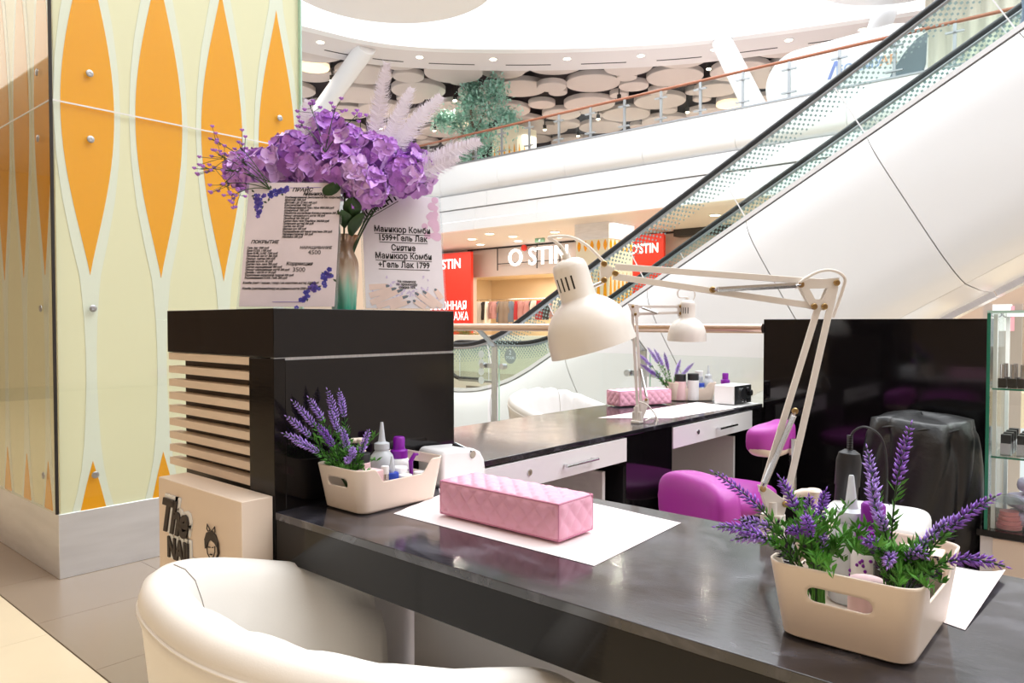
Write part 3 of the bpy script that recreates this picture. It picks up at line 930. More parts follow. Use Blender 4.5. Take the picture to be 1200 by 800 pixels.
# somebody riding up, only the back in the frame
pe = thing('person', 'person in blue grey clothes riding the escalator at the top right corner', 'person', (8.75, .97, 3.74))
sk = bpy.data.meshes.new('body')
jt = {'hip': (0, 0, .95), 'belly': (0, -.01, 1.12), 'chest': (0, 0, 1.34), 'neck': (0, 0, 1.50), 'head': (0, -.02, 1.62), 'crown': (0, -.02, 1.73)}
vs = [(0, 0, .95), (0, .01, 1.12), (0, .02, 1.34), (0, .01, 1.50), (0, -.01, 1.60), (0, -.01, 1.71)]
rs = [.15, .14, .16, .055, .085, .08]
eds = [(0, 1), (1, 2), (2, 3), (3, 4), (4, 5)]
for sx in (-1, 1):
    b = len(vs)
    vs += [(.09 * sx, 0, .88), (.10 * sx, -.03, .48), (.10 * sx, .02, .09), (.10 * sx, -.14, .04), (.19 * sx, .02, 1.41), (.23 * sx, .05, 1.13), (.22 * sx, -.06, .90), (.22 * sx, -.1, .80)]
    rs += [.085, .06, .042, .035, .06, .045, .034, .03]
    eds += [(0, b), (b, b + 1), (b + 1, b + 2), (b + 2, b + 3), (2, b + 4), (b + 4, b + 5), (b + 5, b + 6), (b + 6, b + 7)]
sk.from_pydata(vs, eds, []); sk.materials.append(M['navy'])
bo = bpy.data.objects.new('body', sk); COL.objects.link(bo); bo.parent = pe
m_ = bo.modifiers.new('skin', 'SKIN')
for i, r_ in enumerate(rs): sk.skin_vertices[0].data[i].radius = (r_, r_ * .8)
sk.skin_vertices[0].data[0].use_root = True
ss = bo.modifiers.new('sub', 'SUBSURF'); ss.levels = 2; ss.render_levels = 2
G().ell((0, -.015, 1.66), (.083, .10, .115), 16, 12).ell((0, -.115, 1.64), (.014, .02, .02), 8, 6).build('face', 'skinp', pe)
G().ell((0, .01, 1.69), (.092, .105, .10), 16, 10).build('hair', 'dark', pe)

# ================================================================ RAILING BEHIND THE SALON
ra = thing('glass_railing', 'glass railing with a thick steel handrail at the edge behind the far black counter', 'railing', (4.0, 4.8, -.35))
def r3(x, y, z): return V(x - 4.0, y - 4.8, z + .35)
G().tube([r3(3.95, 1.607, 1.168), r3(3.95, 8.2, 1.168)], .027, 16).build('handrail', 'tube', ra)
for y in (2.46, 3.745, 5.03, 6.315, 7.6):
    g = G().bar(r3(4.12, y, -.2), r3(4.12, y, 1.03), .012, .05, (0, 1, 0)).bar(r3(4.12, y, 1.022), r3(3.955, y, 1.145), .012, .05, (0, 1, 0))
    g.build('post', 'steel', ra)
    g = G()
    for s in (-1, 1):
        g.cyl(r3(4.085, y + s * .10, .875), r3(4.13, y + s * .10, .875), .022, n=14).bar(r3(4.115, y, .875), r3(4.115, y + s * .1, .875), .012, .035)
    g.build('glass_clamp', 'steel', ra)
for y in (1.175, 2.46, 3.745, 5.03, 6.315):
    G().box(*(r3(4.10, y + .06, -.1)), *(r3(4.112, y + 1.225, 1.0))).build('glass_pane', 'glass', ra)
    G().box(*(r3(4.0995, y + 1.223, -.1)), *(r3(4.1125, y + 1.227, 1.0))).build('glass_edge', 'gedge2', ra)
ring = thing('floor_marking_stickers', 'column of four pale blue round stickers on the railing glass', 'sticker', (4.098, 3.86, .87))
for i in range(4):
    G().cyl((-.001, 0, .09 - .066 * i), (0, 0, .09 - .066 * i), .03, n=20).build('sticker', 'paleblue', ring)

# ================================================================ COLUMN CLAD IN PRINTED GLASS
cx0, cy0, cx1, cy1 = 1.215, 3.85, 2.515, 5.6
co = thing('glass_clad_column', 'square column clad in cream glass with orange ovals, on an aluminium plinth', 'column', (1.86, 4.7, 0))
c0 = V(1.86, 4.7, 0)
G().box(cx0 - 1.86, cy0 - 4.7, .3, cx1 - 1.86, cy1 - 4.7, 4.0).build('core', 'cream2', co)
G().box(cx0 - .012 - 1.86, cy0 - .012 - 4.7, 0, cx1 + .012 - 1.86, cy1 + .012 - 4.7, .305).build('plinth', 'alum', co, bevel=.003)
def white_half(z):
    pts = [(.305, .092), (.45, .055), (.62, .037), (.85, .024), (1.05, .024), (1.25, .030), (1.425, .047), (1.6, .083), (1.8, .118), (2.0, .139), (2.21, .147), (2.42, .139),
           (2.62, .118), (2.82, .083), (3.0, .047), (3.17, .03), (3.4, .024), (4.0, .03)]
    for (a, p), (b, q) in zip(pts, pts[1:]):
        if a <= z <= b: return p + (q - p) * (z - a) / (b - a)
    return .03
ZS = [.305, .4, .5, .62, .75, .9, 1.05, 1.2, 1.33, 1.425] + [1.425 + 1.575 * i / 22 for i in range(1, 23)] + [3.1, 3.2, 3.4, 3.7, 4.0]
WP = [(-white_half(z), z) for z in ZS] + [(white_half(z), z) for z in ZS[::-1]]
def oval(n=24):
    L = []
    for i in range(n + 1):
        t = i / n; z = 1.428 + 1.57 * t
        L.append((-.1175 * math.sin(PI * t) ** 1.12, z))
    return L + [(-x, z) for x, z in L[-2:0:-1]]
OV = oval()
TRI = [(-.056, .305), (.056, .305), (.03, .42), (0, .535), (-.03, .42)]
def oval_set(ox, oy, U):
    N = U.cross(V(0, 0, 1))
    for poly, m, d, nm in ((WP, 'white2', .003, 'white_oval'), (OV, 'orange', .005, 'orange_oval'), (TRI, 'orange', .005, 'orange_oval')):
        G().prism(poly, V(ox, oy, 0) - c0 + N * d, U, (0, 0, 1), .003).build(nm, m, co)
for cx in (1.357, 1.692, 2.03, 2.365): oval_set(cx, cy0, V(1, 0, 0))
for cy in (3.995, 4.31, 4.625, 4.94, 5.255): oval_set(cx0, cy, V(0, -1, 0))
def colpane(a, b, z0, z1, U):
    N = U.cross(V(0, 0, 1))
    p, q = Vector(a) - c0, Vector(b) - c0
    G().obox((p + q) / 2 + N * .02 + V(0, 0, (z0 + z1) / 2), (q - p) / 2, N * .004, V(0, 0, (z1 - z0) / 2)).build('glass_pane', 'cglass', co)
for z0, z1 in ((.31, 2.218), (2.226, 4.0)):
    colpane((cx0 - .02, cy0, 0), (cx1, cy0, 0), z0, z1, V(1, 0, 0)); colpane((cx0, cy1, 0), (cx0, cy0 - .02, 0), z0, z1, V(0, -1, 0))
G().box(cx0 - .022 - 1.86, cy0 - .022 - 4.7, 2.2185, cx1 - 1.86, cy0 - .018 - 4.7, 2.2255).box(cx0 - .022 - 1.86, cy0 - .022 - 4.7, 2.2185, cx0 - .018 - 1.86, cy1 - 4.7, 2.2255).build('pane_joint', 'white', co)
G().box(cx0 - .026 - 1.86, cy0 - .026 - 4.7, .31, cx0 - .014 - 1.86, cy0 - .014 - 4.7, 4.0).build('corner_edge', 'dark', co)
G().box(cx1 - .004 - 1.86, cy0 - .026 - 4.7, .31, cx1 + .004 - 1.86, cy0 - .0 - 4.7, 4.0).build('corner_edge', 'gedge2', co)
bolt = G().lathe([(.017, 0), (.0165, .003), (.014, .0045), (.006, .0045), (.005, .003)], (0, 0, 0), (0, -1, 0), 20).mesh('bolt', 'steel')
for cx in (1.36, 2.37):
    for z in (2.38, 2.07, 1.268, .47): inst('bolt', bolt, co, V(cx, cy0 - .024, z) - c0)
for cy in (3.995, 4.95):
    for z in (2.38, 2.07, 1.268, .47):
        b = inst('bolt', bolt, co, V(cx0 - .024, cy, z) - c0); b.rotation_euler = (0, 0, -PI / 2)

# ================================================================ BLACK DIVIDER CABINET AT THE END OF THE COUNTER
PX0, PX1, PY0, PY1 = .93, 1.514, 1.535, 2.08
pi = thing('divider_cabinet', 'tall black gloss cabinet with beige slats at the end of the counter', 'cabinet', (1.22, 1.8, 0))
o_ = V(1.22, 1.8, 0)
def P_(x0, y0, z0, x1, y1, z1): return (x0 - o_.x, y0 - o_.y, z0, x1 - o_.x, y1 - o_.y, z1)
G().box(*P_(PX0, PY0, 1.1185, PX1, PY1, 1.2335)).build('top_box', 'black', pi, bevel=.0015)
G().box(*P_(PX0, PY0, 0, PX0 + .03, 1.645, 1.1165)).build('front_post', 'blackface', pi, bevel=.001)
G().box(*P_(PX0 + .03, PY0, 0, PX1, PY0 + .02, 1.112)).build('side_panel', 'black', pi, bevel=.001)
G().box(*P_(PX0 + .004, PY0 + .004, 1.112, PX1 - .002, PY0 + .02, 1.1185)).build('metal_seam', 'steel', pi)
G().box(*P_(PX0 + .034, 1.64, 0, PX1, 2.045, 1.1185)).build('back_panel', 'darkrecess', pi)
sl = G().box(0, 0, 0, .03, .433, .0195).mesh('slat', 'slat')
for i in range(9):
    inst('slat', sl, pi, V(PX0 + .003, 1.6465, 1.0975 - .0366 * i) - o_)
sb = thing('sign_box', 'beige nail bar sign box with raised dark lettering in front of the slats', 'sign', (.89, 1.75, 0))
o_ = V(.89, 1.75, 0)
G().box(*P_(.85, 1.54, 0, .928, 1.962, .797)).build('box', 'signbox', sb, bevel=.002)
fx = .848
def sgn(y, z): return V(fx, y, z) - o_
# acrylic backing a little larger than the letters, then the letters
for body, sz, y, z, sh, bd, spc in (('The', .115, 1.868, .668, .35, .0042, .92), ('NAIL', .070, 1.835, .604, .0, .0030, 1.0)):
    text(body, sz, 'white2', sb, sgn(y, z) + V(.0, -.006, .004), *XN, name='acrylic_backing', ext=.0015, bold=bd + .006, shear=sh, space=spc, sx=.85)
    text(body, sz, 'inkg', sb, sgn(y, z) + V(-.004, 0, 0), *XN, name='letter', ext=.002, bold=bd, shear=sh, space=spc, sx=.85)
text('b', .115, 'inkg', sb, sgn(1.925, .425) + V(-.004, 0, 0), *XN, name='letter', ext=.002, bold=.008, shear=.35)
# line drawing of a lady in a bow and a strapless dress
def ln(pts, r_=.0014):
    g.tube([sgn(1.675 - x, .681 + z) + V(-.002, 0, 0) for x, z in pts], r_, 5)
g = G()
g.prism([(-.034, -.022), (-.036, .0), (-.026, .018), (-.004, .026), (.020, .020), (.030, .004), (.026, -.010), (.012, .0), (-.006, .004), (-.018, -.004), (-.024, -.020)], sgn(1.675, .681) + V(-.001, 0, 0), (0, -1, 0), (0, 0, 1), .002)
for s_ in (-1, 1): ln([(s_ * .004, .028), (s_ * .018, .040), (s_ * .020, .028), (s_ * .014, .024), (s_ * .004, .028)])
ln([(-.022, -.012), (-.018, -.030), (-.006, -.040), (.008, -.036), (.018, -.020), (.018, -.006)]); ln([(-.012, -.014), (-.004, -.013)]); ln([(.004, -.012), (.011, -.010)]); ln([(-.006, -.030), (.003, -.029)], .002)
ln([(.030, .004), (.034, -.020), (.026, -.034)], .003)
g.build('drawing', 'inkg', sb)
g = G()
ln([(-.004, -.040), (-.006, -.052), (-.030, -.060), (-.036, -.10), (-.030, -.15)]); ln([(.008, -.038), (.010, -.052), (.036, -.060), (.044, -.10), (.036, -.15)])
ln([(-.022, -.066), (-.024, -.15)]); ln([(.028, -.066), (.027, -.15)])
g.prism([(-.018, -.072), (.002, -.084), (.022, -.072), (.018, -.11), (.024, -.16), (-.022, -.16), (-.014, -.11)], sgn(1.675, .681) + V(-.002, 0, 0), (0, -1, 0), (0, 0, 1), .0015)
g.build('drawing', 'inkg', sb)

# ================================================================ COUNTERS
ct = thing('counter', 'long black gloss manicure counter in the foreground', 'counter', (1.23, .3, 0))
o_ = V(1.23, .3, 0)
G().box(*P_(.93, -1.3, .742, 1.53, 1.533, .76)).build('worktop', 'top', ct, bevel=.0015)
G().box(*P_(.932, -1.3, .65, .952, 1.533, .742)).build('fascia', 'blackface', ct, bevel=.0008)
G().box(*P_(1.51, -1.3, .69, 1.528, 1.533, .742)).build('rear_fascia', 'blackface', ct)
G().box(*P_(1.30, -1.2, 0, 1.318, 1.47, .742)).build('modesty_panel', 'greywhite', ct)
G().box(*P_(.955, 1.495, 0, 1.50, 1.53, .742)).build('end_panel', 'greywhite', ct)
G().box(*P_(.97, -.35, 0, 1.36, -.33, .742)).build('divider_panel', 'greywhite', ct)
fc = thing('counter', 'black counter with white drawers running back to the railing', 'counter', (2.7, 1.9, 0))
o_ = V(2.7, 1.9, 0)
G().box(*P_(1.535, 1.598, .742, 3.93, 2.215, .76)).build('worktop', 'top', fc, bevel=.0015)
G().box(*P_(1.535, 1.61, .60, 1.697, 1.63, .742)).build('front_rail', 'black', fc)
G().box(*P_(2.557, 1.602, 0, 2.934, 2.1, .742)).build('pedestal', 'black', fc)
G().box(*P_(3.798, 1.602, .6, 3.93, 1.63, .742)).build('front_rail', 'black', fc)
G().box(*P_(1.535, 2.12, 0, 3.93, 2.14, .742)).build('modesty_panel', 'greywhite', fc)
G().box(*P_(3.70, 1.66, 0, 3.72, 2.12, .60)).build('side_panel', 'greywhite', fc)
G().box(*P_(2.47, 1.66, 0, 2.49, 2.12, .60)).build('side_panel', 'greywhite', fc)
for x0, x1 in ((1.70, 2.554), (2.938, 3.794)):
    d = G().box(*P_(x0, 1.598, .640, x1, 1.62, .7345)).build('drawer', 'white', fc, bevel=.001)
    G().box(*P_(x0 + .01, 1.62, .645, x1 - .01, 2.05, .70)).build('drawer_box', 'greywhite', d)
    mid = (x0 + x1) / 2 + .09
    g = G().cyl(V(mid - .1, 1.575, .686) - o_, V(mid + .1, 1.575, .686) - o_, .0055, n=10)
    for s in (-.085, .085): g.cyl(V(mid + s, 1.575, .686) - o_, V(mid + s, 1.598, .686) - o_, .005, n=8)
    g.build('handle', 'chrome', d)
    G().lathe([(.0, .004), (.011, .004), (.012, 0)], V(x0 + .235, 1.598, .69) - o_, (0, -1, 0), 16).box(*P_(x0 + .2335, 1.5925, .684, x0 + .2365, 1.5935, .696)).build('lock', 'chrome', d)
pp = thing('black_panel', 'black gloss screen at the end of the far counter, beside the display case', 'panel', (3.965, 1.1, 0))
o_ = V(3.965, 1.1, 0)
G().box(*P_(3.955, .525, 0, 3.975, 1.605, 1.2185)).build('panel_board', 'black', pp, bevel=.001)
G().box(*P_(3.955, 1.605, 0, 3.975, 2.2, .738)).build('lower_board', 'black', pp, bevel=.001)

# ================================================================ CHAIRS
def tub(name, label, cat, loc, rz, m, a=.40, b=.45, zb=.73, za=.585, ext=.31, ck=0.0):
    t = thing(name, label, cat, loc, rz)
    # plan path from one arm tip around the back to the other
    st = []
    NA, NB = 9, 44
    for i in range(NA): st.append((ext * (1 - i / NA), -b, 0, -1))
    for i in range(NB + 1):
        ph = -PI / 2 + PI * i / NB
        cx, sy = math.cos(ph), math.sin(ph)
        e = .86
        x, y = -a * math.copysign(abs(cx) ** e, cx), b * math.copysign(abs(sy) ** e, sy)
        nx, ny = -math.cos(ph) / a, math.sin(ph) / b; l = math.hypot(nx, ny)
        st.append((x, y, nx / l, ny / l))
    for i in range(1, NA + 1): st.append((ext * i / NA, b, 0, 1))
    n = len(st)
    sec = []
    def section(k):
        x, y, nx, ny = st[k]
        q = (x + a) / (a + ext)                      # 0 at the back, 1 at the arm tips
        zr = zb - (zb - za) * (q ** 1.1)
        tip = min(k, n - 1 - k)
        sh = 1 if tip >= 5 else math.sin(PI / 2 * (tip + .6) / 5.6) ** .7
        zr -= (1 - sh) * .05
        th = .082 * (.35 + .65 * sh)
        f = ck * math.exp(-((q) / .55) ** 2)
        w_ = f * (abs(math.sin(k * .62)) ** .4 - .6)
        c = .12 + .0
        zz = [(-.20, .13), (-.155, .17), (-.10, .26), (-.055, .38), (-.02, .52), (-.004, zr - .075), (.004, zr - .050), (.0005, zr - .0455), (.001, zr - .034), (-.006, zr - .013),
              (-.024, zr - .001), (-.044, zr + w_ * .6), (-.064, zr - .010 + w_), (-th, zr - .032 + w_), (-th - .012, zr - .07 + w_), (-th - .03, (zr + .45) / 2 + w_), (-th - .055, .46), (-th - .07, .34)]
        return [V(x + nx * d, y + ny * d, z) for d, z in zz]
    rows = [section(k) for k in range(n)]
    k = len(rows[0]); g = G()
    vs = [p for r_ in rows for p in r_]
    fs = [(j * k + i, j * k + i + 1, (j + 1) * k + i + 1, (j + 1) * k + i) for j in range(n - 1) for i in range(k - 1)]
    fs += [tuple(range(k - 1, -1, -1)), tuple((n - 1) * k + i for i in range(k))]
    g.add(vs, fs).build('tub_shell', m, t, sharp=75)
    # piping along the outer top edge
    G().tube([r_[7] for r_ in rows], .0035, 6).build('piping', m, t)
    # seat cushion
    g = G().superell((.03, 0, .32), (a * .83, b * .80, .065), .45, 48, 16); g.build('seat', m, t, sharp=80)
    # vertical stitched seams on the outside
    g = G()
    for kk in (18, 19, n - 20, n - 19): g.tube([p + V(-.0006, 0, 0) for p in rows[kk][:7]], .0022, 5)
    g.build('seam', m, t)
    g = G()
    for kk in (NA + 31,): g.tube([p + V(0, 0, .001) for p in rows[kk][11:17]], .0014, 5)
    g.build('inner_seam', 'grout', t)
    G().superell((0, 0, .16), (.24, .27, .04), .6, 28, 8).build('underside', 'dark', t)
    G().lathe([(.03, 0), (.03, .14)], (0, 0, .012), (0, 0, 1), 16).build('pedestal', 'chrome', t)
    G().lathe([(.0, .02), (.05, .018), (.22, .006), (.23, 0)][::-1], (0, 0, .001), (0, 0, 1), 32).build('base_plate', 'chrome', t)
    return t
tub('tub_chair', 'white leather tub chair in the foreground pulled up to the long counter', 'chair', (.855, 1.124, 0), R(-7.2), 'leather', a=.361, b=.385, zb=.76, za=.596, ext=.24, ck=.013)
tub('tub_chair', 'white leather tub chair with gathered back behind the far counter', 'chair', (3.50, 2.60, 0), R(-90), 'leatherw', a=.32, b=.35, zb=.79, za=.62, ck=.045)


def bent(w, d, h, k):
    def fn(p):
        q = p.copy()
        q.y += k * (p.x / w) ** 2
        return q
    return fn
def cushion(name, root, c, w, d, h, bend, axis):
    """backrest pad: width along axis, slightly bent"""
    g = G(); g.superell((0, 0, 0), (w, d, h), .55, 40, 18, bent(w, d, h, bend))
    o = g.build(name, 'purple', root, sharp=80)
    o.location = c; o.rotation_euler = (0, 0, axis)
    return o
def tech(label, loc, rz, bz=.73, tilt=0.0, bw=.20, bh=.105):
    """technician's chair facing local +y, backrest at -y"""
    t = thing('technician_chair', label, 'chair', loc, rz)
    G().superell((0, 0, .47), (.23, .22, .05), .6, 40, 14).build('seat', 'purple', t, sharp=80)
    b = cushion('backrest', t, (0, -.25, bz), bw, .055, bh, .035, 0)
    s = G().superell((0, 0, 0), (bw - .002, .05, bh), .55, 40, 14, bent(bw, .03, bh, .035)).build('shell', 'cream', b, sharp=80)
    s.location = (0, -.003, -.008)
    G().tube([(0, .0, .42), (0, -.22, .42), (0, -.315, .5), (0, -.31, bz)], .014, 8).build('bracket', 'chrome', t)
    G().cyl((0, 0, .10), (0, 0, .43), .025, n=14).build('gas_lift', 'chrome', t)
    for i in range(5):
        a = 2 * PI * i / 5; d = V(math.cos(a), math.sin(a), 0)
        l = G().bar(d * .02 + V(0, 0, .11), d * .27 + V(0, 0, .075), .03, .025).build('leg', 'chrome', t)
        G().cyl(d * .27 + V(-.012, 0, .03), d * .27 + V(.012, 0, .03), .03, n=14).build('caster', 'rubber', l)
    return t
tech('orchid purple technician chair tucked at the long counter, broad backrest in front', (1.89, 1.16, 0), R(60), bz=.632, bw=.18, bh=.098)
tech('orchid purple technician chair at the far counter, backrest behind the lamp arm', (2.93, 1.385, 0), R(3), bz=.74, bw=.18, bh=.062)

# ================================================================ BLACK COVERED MACHINE
cv = thing('covered_machine', 'machine under a creased black fabric cover before the black screen', 'cover', (3.62, .76, 0))
def cover(u, v):
    a = 2 * PI * u
    q = math.copysign(abs(math.cos(a)) ** .85, math.cos(a)), math.copysign(abs(math.sin(a)) ** .85, math.sin(a))
    h = .80 * v
    if v > .93:
        k = (v - .93) / .07; r_ = .185 * (1 - k) ** .45; h = .78 + .025 * k
    else:
        r_ = .195 + .025 * math.sin(v * 3.1) - .015 * v
    fold = .034 * (abs(math.sin(2.5 * a + 4 * v + math.sin(5 * v))) ** .6 - .7) + .020 * (abs(math.sin(4.5 * a - 6 * v)) ** .7 - .6) + .008 * math.sin(16 * a) * max(0, v - .6)
    r_ += fold * (1 if v < .9 else .5) * (1.0 if v < .93 else (1 - (v - .93) / .07))
    return V(q[0] * r_, q[1] * r_ * 1.05, h + .008 * math.sin(3 * a) * (v > .8))
G().grid(cover, 120, 60, True).build('fabric_cover', 'blackcloth', cv, sharp=80)
G().tube([V(math.cos(2 * PI * i / 60) * .188, math.sin(2 * PI * i / 60) * .197, .752 + .006 * math.sin(i)) for i in range(61)], .006, 6).build('elastic_hem', 'blackcloth', cv)

# ================================================================ DISPLAY CASE
dc = thing('display_case', 'glass display case on a white cabinet at the right edge', 'display case', (3.72, 0, 0))
o_ = V(3.72, 0, 0)
G().box(*P_(3.5, -.55, 0, 3.945, .515, .34)).build('cabinet', 'greywhite', dc, bevel=.002)
G().box(*P_(3.494, -.1, .01, 3.5, .47, .335)).build('door', 'signbox', dc)
G().box(*P_(3.485, -.56, .34, 3.95, .525, .365)).build('black_top', 'black', dc)
G().box(*P_(3.50, .492, .366, 3.945, .5, 1.24)).build('side_pane', 'glass', dc)
G().box(*P_(3.50, -.55, .366, 3.506, .49, 1.24)).build('front_pane', 'glass', dc)
G().box(*P_(3.50, -.55, 1.24, 3.945, .5, 1.248)).build('top_pane', 'gglass', dc)
G().box(*P_(3.497, .49, .366, 3.503, .502, 1.24)).build('glass_edge', 'gedge', dc)
G().box(*P_(3.497, -.55, 1.238, 3.4995, .502, 1.249)).build('glass_edge', 'gedge2', dc)
for z in (.655, .93):
    G().box(*P_(3.52, -.55, z, 3.94, .485, z + .007)).build('shelf', 'gglass', dc)
    G().box(*P_(3.517, -.55, z, 3.52, .485, z + .007)).build('shelf_edge', 'gedge', dc)
g = G().box(*P_(3.925, .478, .366, 3.94, .492, 1.24)).box(*P_(3.53, .470, .366, 3.545, .484, 1.235)); g.build('post', 'white', dc)
G().box(*P_(3.53, -.5, 1.225, 3.55, .44, 1.238)).build('fill_strip', 'letter', dc)  # glowing strip added together with the fill light of the case
lm = bpy.data.lights.new('case_fill', 'AREA'); lm.shape = 'RECTANGLE'; lm.size = .3; lm.size_y = .9; lm.energy = 5; lm.color = (1, .98, .96)  # fill light added to brighten the inside of the case
lo = bpy.data.objects.new('case_fill', lm); COL.objects.link(lo); lo.parent = dc; lo.location = V(3.7, 0, 1.222) - o_
pol = G().box(-.014, -.014, 0, .014, .014, .038).mesh('bottle', 'dark')
polc = G().cyl((0, 0, .038), (0, 0, .095), .0095, .008, 12).mesh('cap', 'silver')
for i in range(2):
    for j in range(7):
        t = tag(inst('nail_polish', pol, None, (3.56 + .09 * i, .455 - .034 * j, .9375)), 'pale capped polish bottle ' + ORD[j] + ' from left, ' + ('front', 'back')[i] + ' row, upper shelf', 'bottle', 'polish bottles on the upper shelf')
        inst('cap', polc, t)
sq = G().box(-.018, -.018, 0, .018, .018, .05).mesh('bottle', 'silver'); sqc = G().box(-.017, -.017, .05, .017, .017, .085).mesh('cap', 'rubber')
for i in range(4):
    for j in range(5):
        t = tag(inst('nail_polish', sq, None, (3.57 + .075 * i, .44 - .055 * j, .6625)), 'black capped polish bottle ' + ORD[j] + ' from left, ' + ORD[i] + ' row, lower shelf', 'bottle', 'polish bottles on the lower shelf')
        inst('cap', sqc, t)
for i, (x, y, z, a) in enumerate(((3.66, .38, .366, .2), (3.80, .30, .366, -.3), (3.68, .375, .43, .5), (3.80, .28, .44, .1), (3.70, .34, .50, -.2))):
    o = G().superell((0, 0, .032), (.085, .07, .032), .7, 24, 10, lambda p: p + V(0, 0, .004 * math.sin(60 * p.x) * math.cos(50 * p.y))).build('lilac_pack', 'lilacbag', None, sharp=80)
    tag(o, ['lilac plastic pack lying at the bottom of the display case', 'lilac plastic pack at the back of the display case bottom', 'lilac plastic pack in the middle of the pile in the display case', 'lilac plastic pack in the middle layer at the back of the case', 'topmost lilac plastic pack in the display case pile'][i], 'pack', 'lilac packs in the display case')
    o.location = (x, y, z); o.rotation_euler = (0, 0, a)
tb = thing('clear_tub', 'clear ribbed tub of coral pink tips at the bottom of the display case', 'container', (3.565, .425, .366))
G().lathe([(.05, .0), (.05, .11), (.035, .125)], (0, 0, 0), (0, 0, 1), 28, cap0=False).build('tub_wall', 'acrylic', tb)
for i in range(4): G().lathe([(.044 - .004 * i, 0), (.046 - .004 * i, .016)], (0, 0, .003 + .018 * i), (0, 0, 1), 24).build('coral_layer', 'coral', tb)
G().lathe([(.052, .11), (.052, .125), (.03, .135)], (0, 0, 0), (0, 0, 1), 28).build('lid', 'acrylic', tb)

# ================================================================ BASKETS
def basket_mesh(L=.135, W=.088, H=.105):
    """tapered storage basket; handle holes in the two short ends (x = +-L), dipped long sides; local x along the long side"""
    g = G(); N = 176; rows = 26
    def loop(L_, W_, rc):
        pts = []
        per = [((L_ - rc, W_ - rc), 0), ((-L_ + rc, W_ - rc), PI / 2), ((-L_ + rc, -W_ + rc), PI), ((L_ - rc, -W_ + rc), 1.5 * PI)]
        out = []
        # start mid of +x end, go counter-clockwise
        def line(p, q, n): return [(p[0] + (q[0] - p[0]) * i / n, p[1] + (q[1] - p[1]) * i / n) for i in range(n)]
        def arc(c, a0, n): return [(c[0] + rc * math.cos(a0 + PI / 2 * i / n), c[1] + rc * math.sin(a0 + PI / 2 * i / n)) for i in range(n)]
        ne, nl, na = 28, 44, 8
        out += line((L_, -W_ + rc), (L_, W_ - rc), ne) + arc(per[0][0], 0, na)
        out += line((L_ - rc, W_), (-L_ + rc, W_), nl) + arc(per[1][0], PI / 2, na)
        out += line((-L_, W_ - rc), (-L_, -W_ + rc), ne) + arc(per[2][0], PI, na)
        out += line((-L_ + rc, -W_), (L_ - rc, -W_), nl) + arc(per[3][0], 1.5 * PI, na)
        return out
    def rim(x, y):
        if abs(y) < W * .9: return H
        q = (abs(x) - L * .46) / (L * .22)
        q = max(0, min(1, q)); q = q * q * (3 - 2 * q)
        return H - .034 * (1 - q)
    vs = []; meta = []
    for j in range(rows):
        t = j / (rows - 1)
        for (x, y) in loop(L, W, .028):
            top = rim(x, y)
            z = .004 + (top - .004) * t
            k = .86 + .14 * (z / H)
            vs.append(V(x * k, y * k, z))
    n = len(loop(L, W, .028))
    fs = [(j * n + i, j * n + (i + 1) % n, (j + 1) * n + (i + 1) % n, (j + 1) * n + i) for j in range(rows - 1) for i in range(n)]
    # hand holes
    hw, hr, hz = .027, .0105, .070
    def inside(p):
        dy = max(0, abs(p.y) - hw); return math.hypot(dy, p.z - hz) < hr
    keep = []
    for f in fs:
        c = sum((vs[i] for i in f), V(0, 0, 0)) / 4
        if abs(c.x) > L * .8 and inside(c): continue
        keep.append(f)
    used = {}
    for f in fs:
        c = sum((vs[i] for i in f), V(0, 0, 0)) / 4
        if abs(c.x) > L * .8 and inside(c):
            for i in f: used[i] = 1
    kept = {}
    for f in keep:
        for i in f: kept[i] = 1
    for i in used:
        if i in kept:
            p = vs[i]; cy = max(-hw, min(hw, p.y)); d = V(0, p.y - cy, p.z - hz)
            if d.length > 1e-6:
                d = d.normalized() * hr
                vs[i] = V(p.x, cy + d.y, hz + d.z)
    # floor
    b = len(vs)
    base = [V(v.x * .94, v.y * .94, .0) for v in vs[:n]]
    vs2 = vs + base
    keep += [(b + i, b + (i + 1) % n, (i + 1) % n, i) for i in range(n)] + [tuple(b + n - 1 - i for i in range(n))]
    g.add(vs2, keep)
    return g.mesh('basket_body', 'cream', 50)
bmesh_ = basket_mesh()
def basket(label, loc, rz, s=1.0):
    t = inst('basket', bmesh_, None, loc, None); t.rotation_euler = (0, 0, rz); t.scale = (s, s, s)
    m = t.modifiers.new('wall', 'SOLIDIFY'); m.thickness = .0028; m.offset = -1
    return tag(t, label, 'basket')
BL = V(1.155, 1.425, .7605); BR = V(1.145, .308, .7605); BF = V(3.854, 1.993, .7605)
basket('cream plastic basket of bottles beside the black divider cabinet', BL, R(0))
basket('cream plastic basket with lavender at the near right end of the counter', BR, R(0)).scale = (1, 1.12, 1.02)
basket('cream plastic basket on the far counter beside the small white lamp', BF, R(-49))

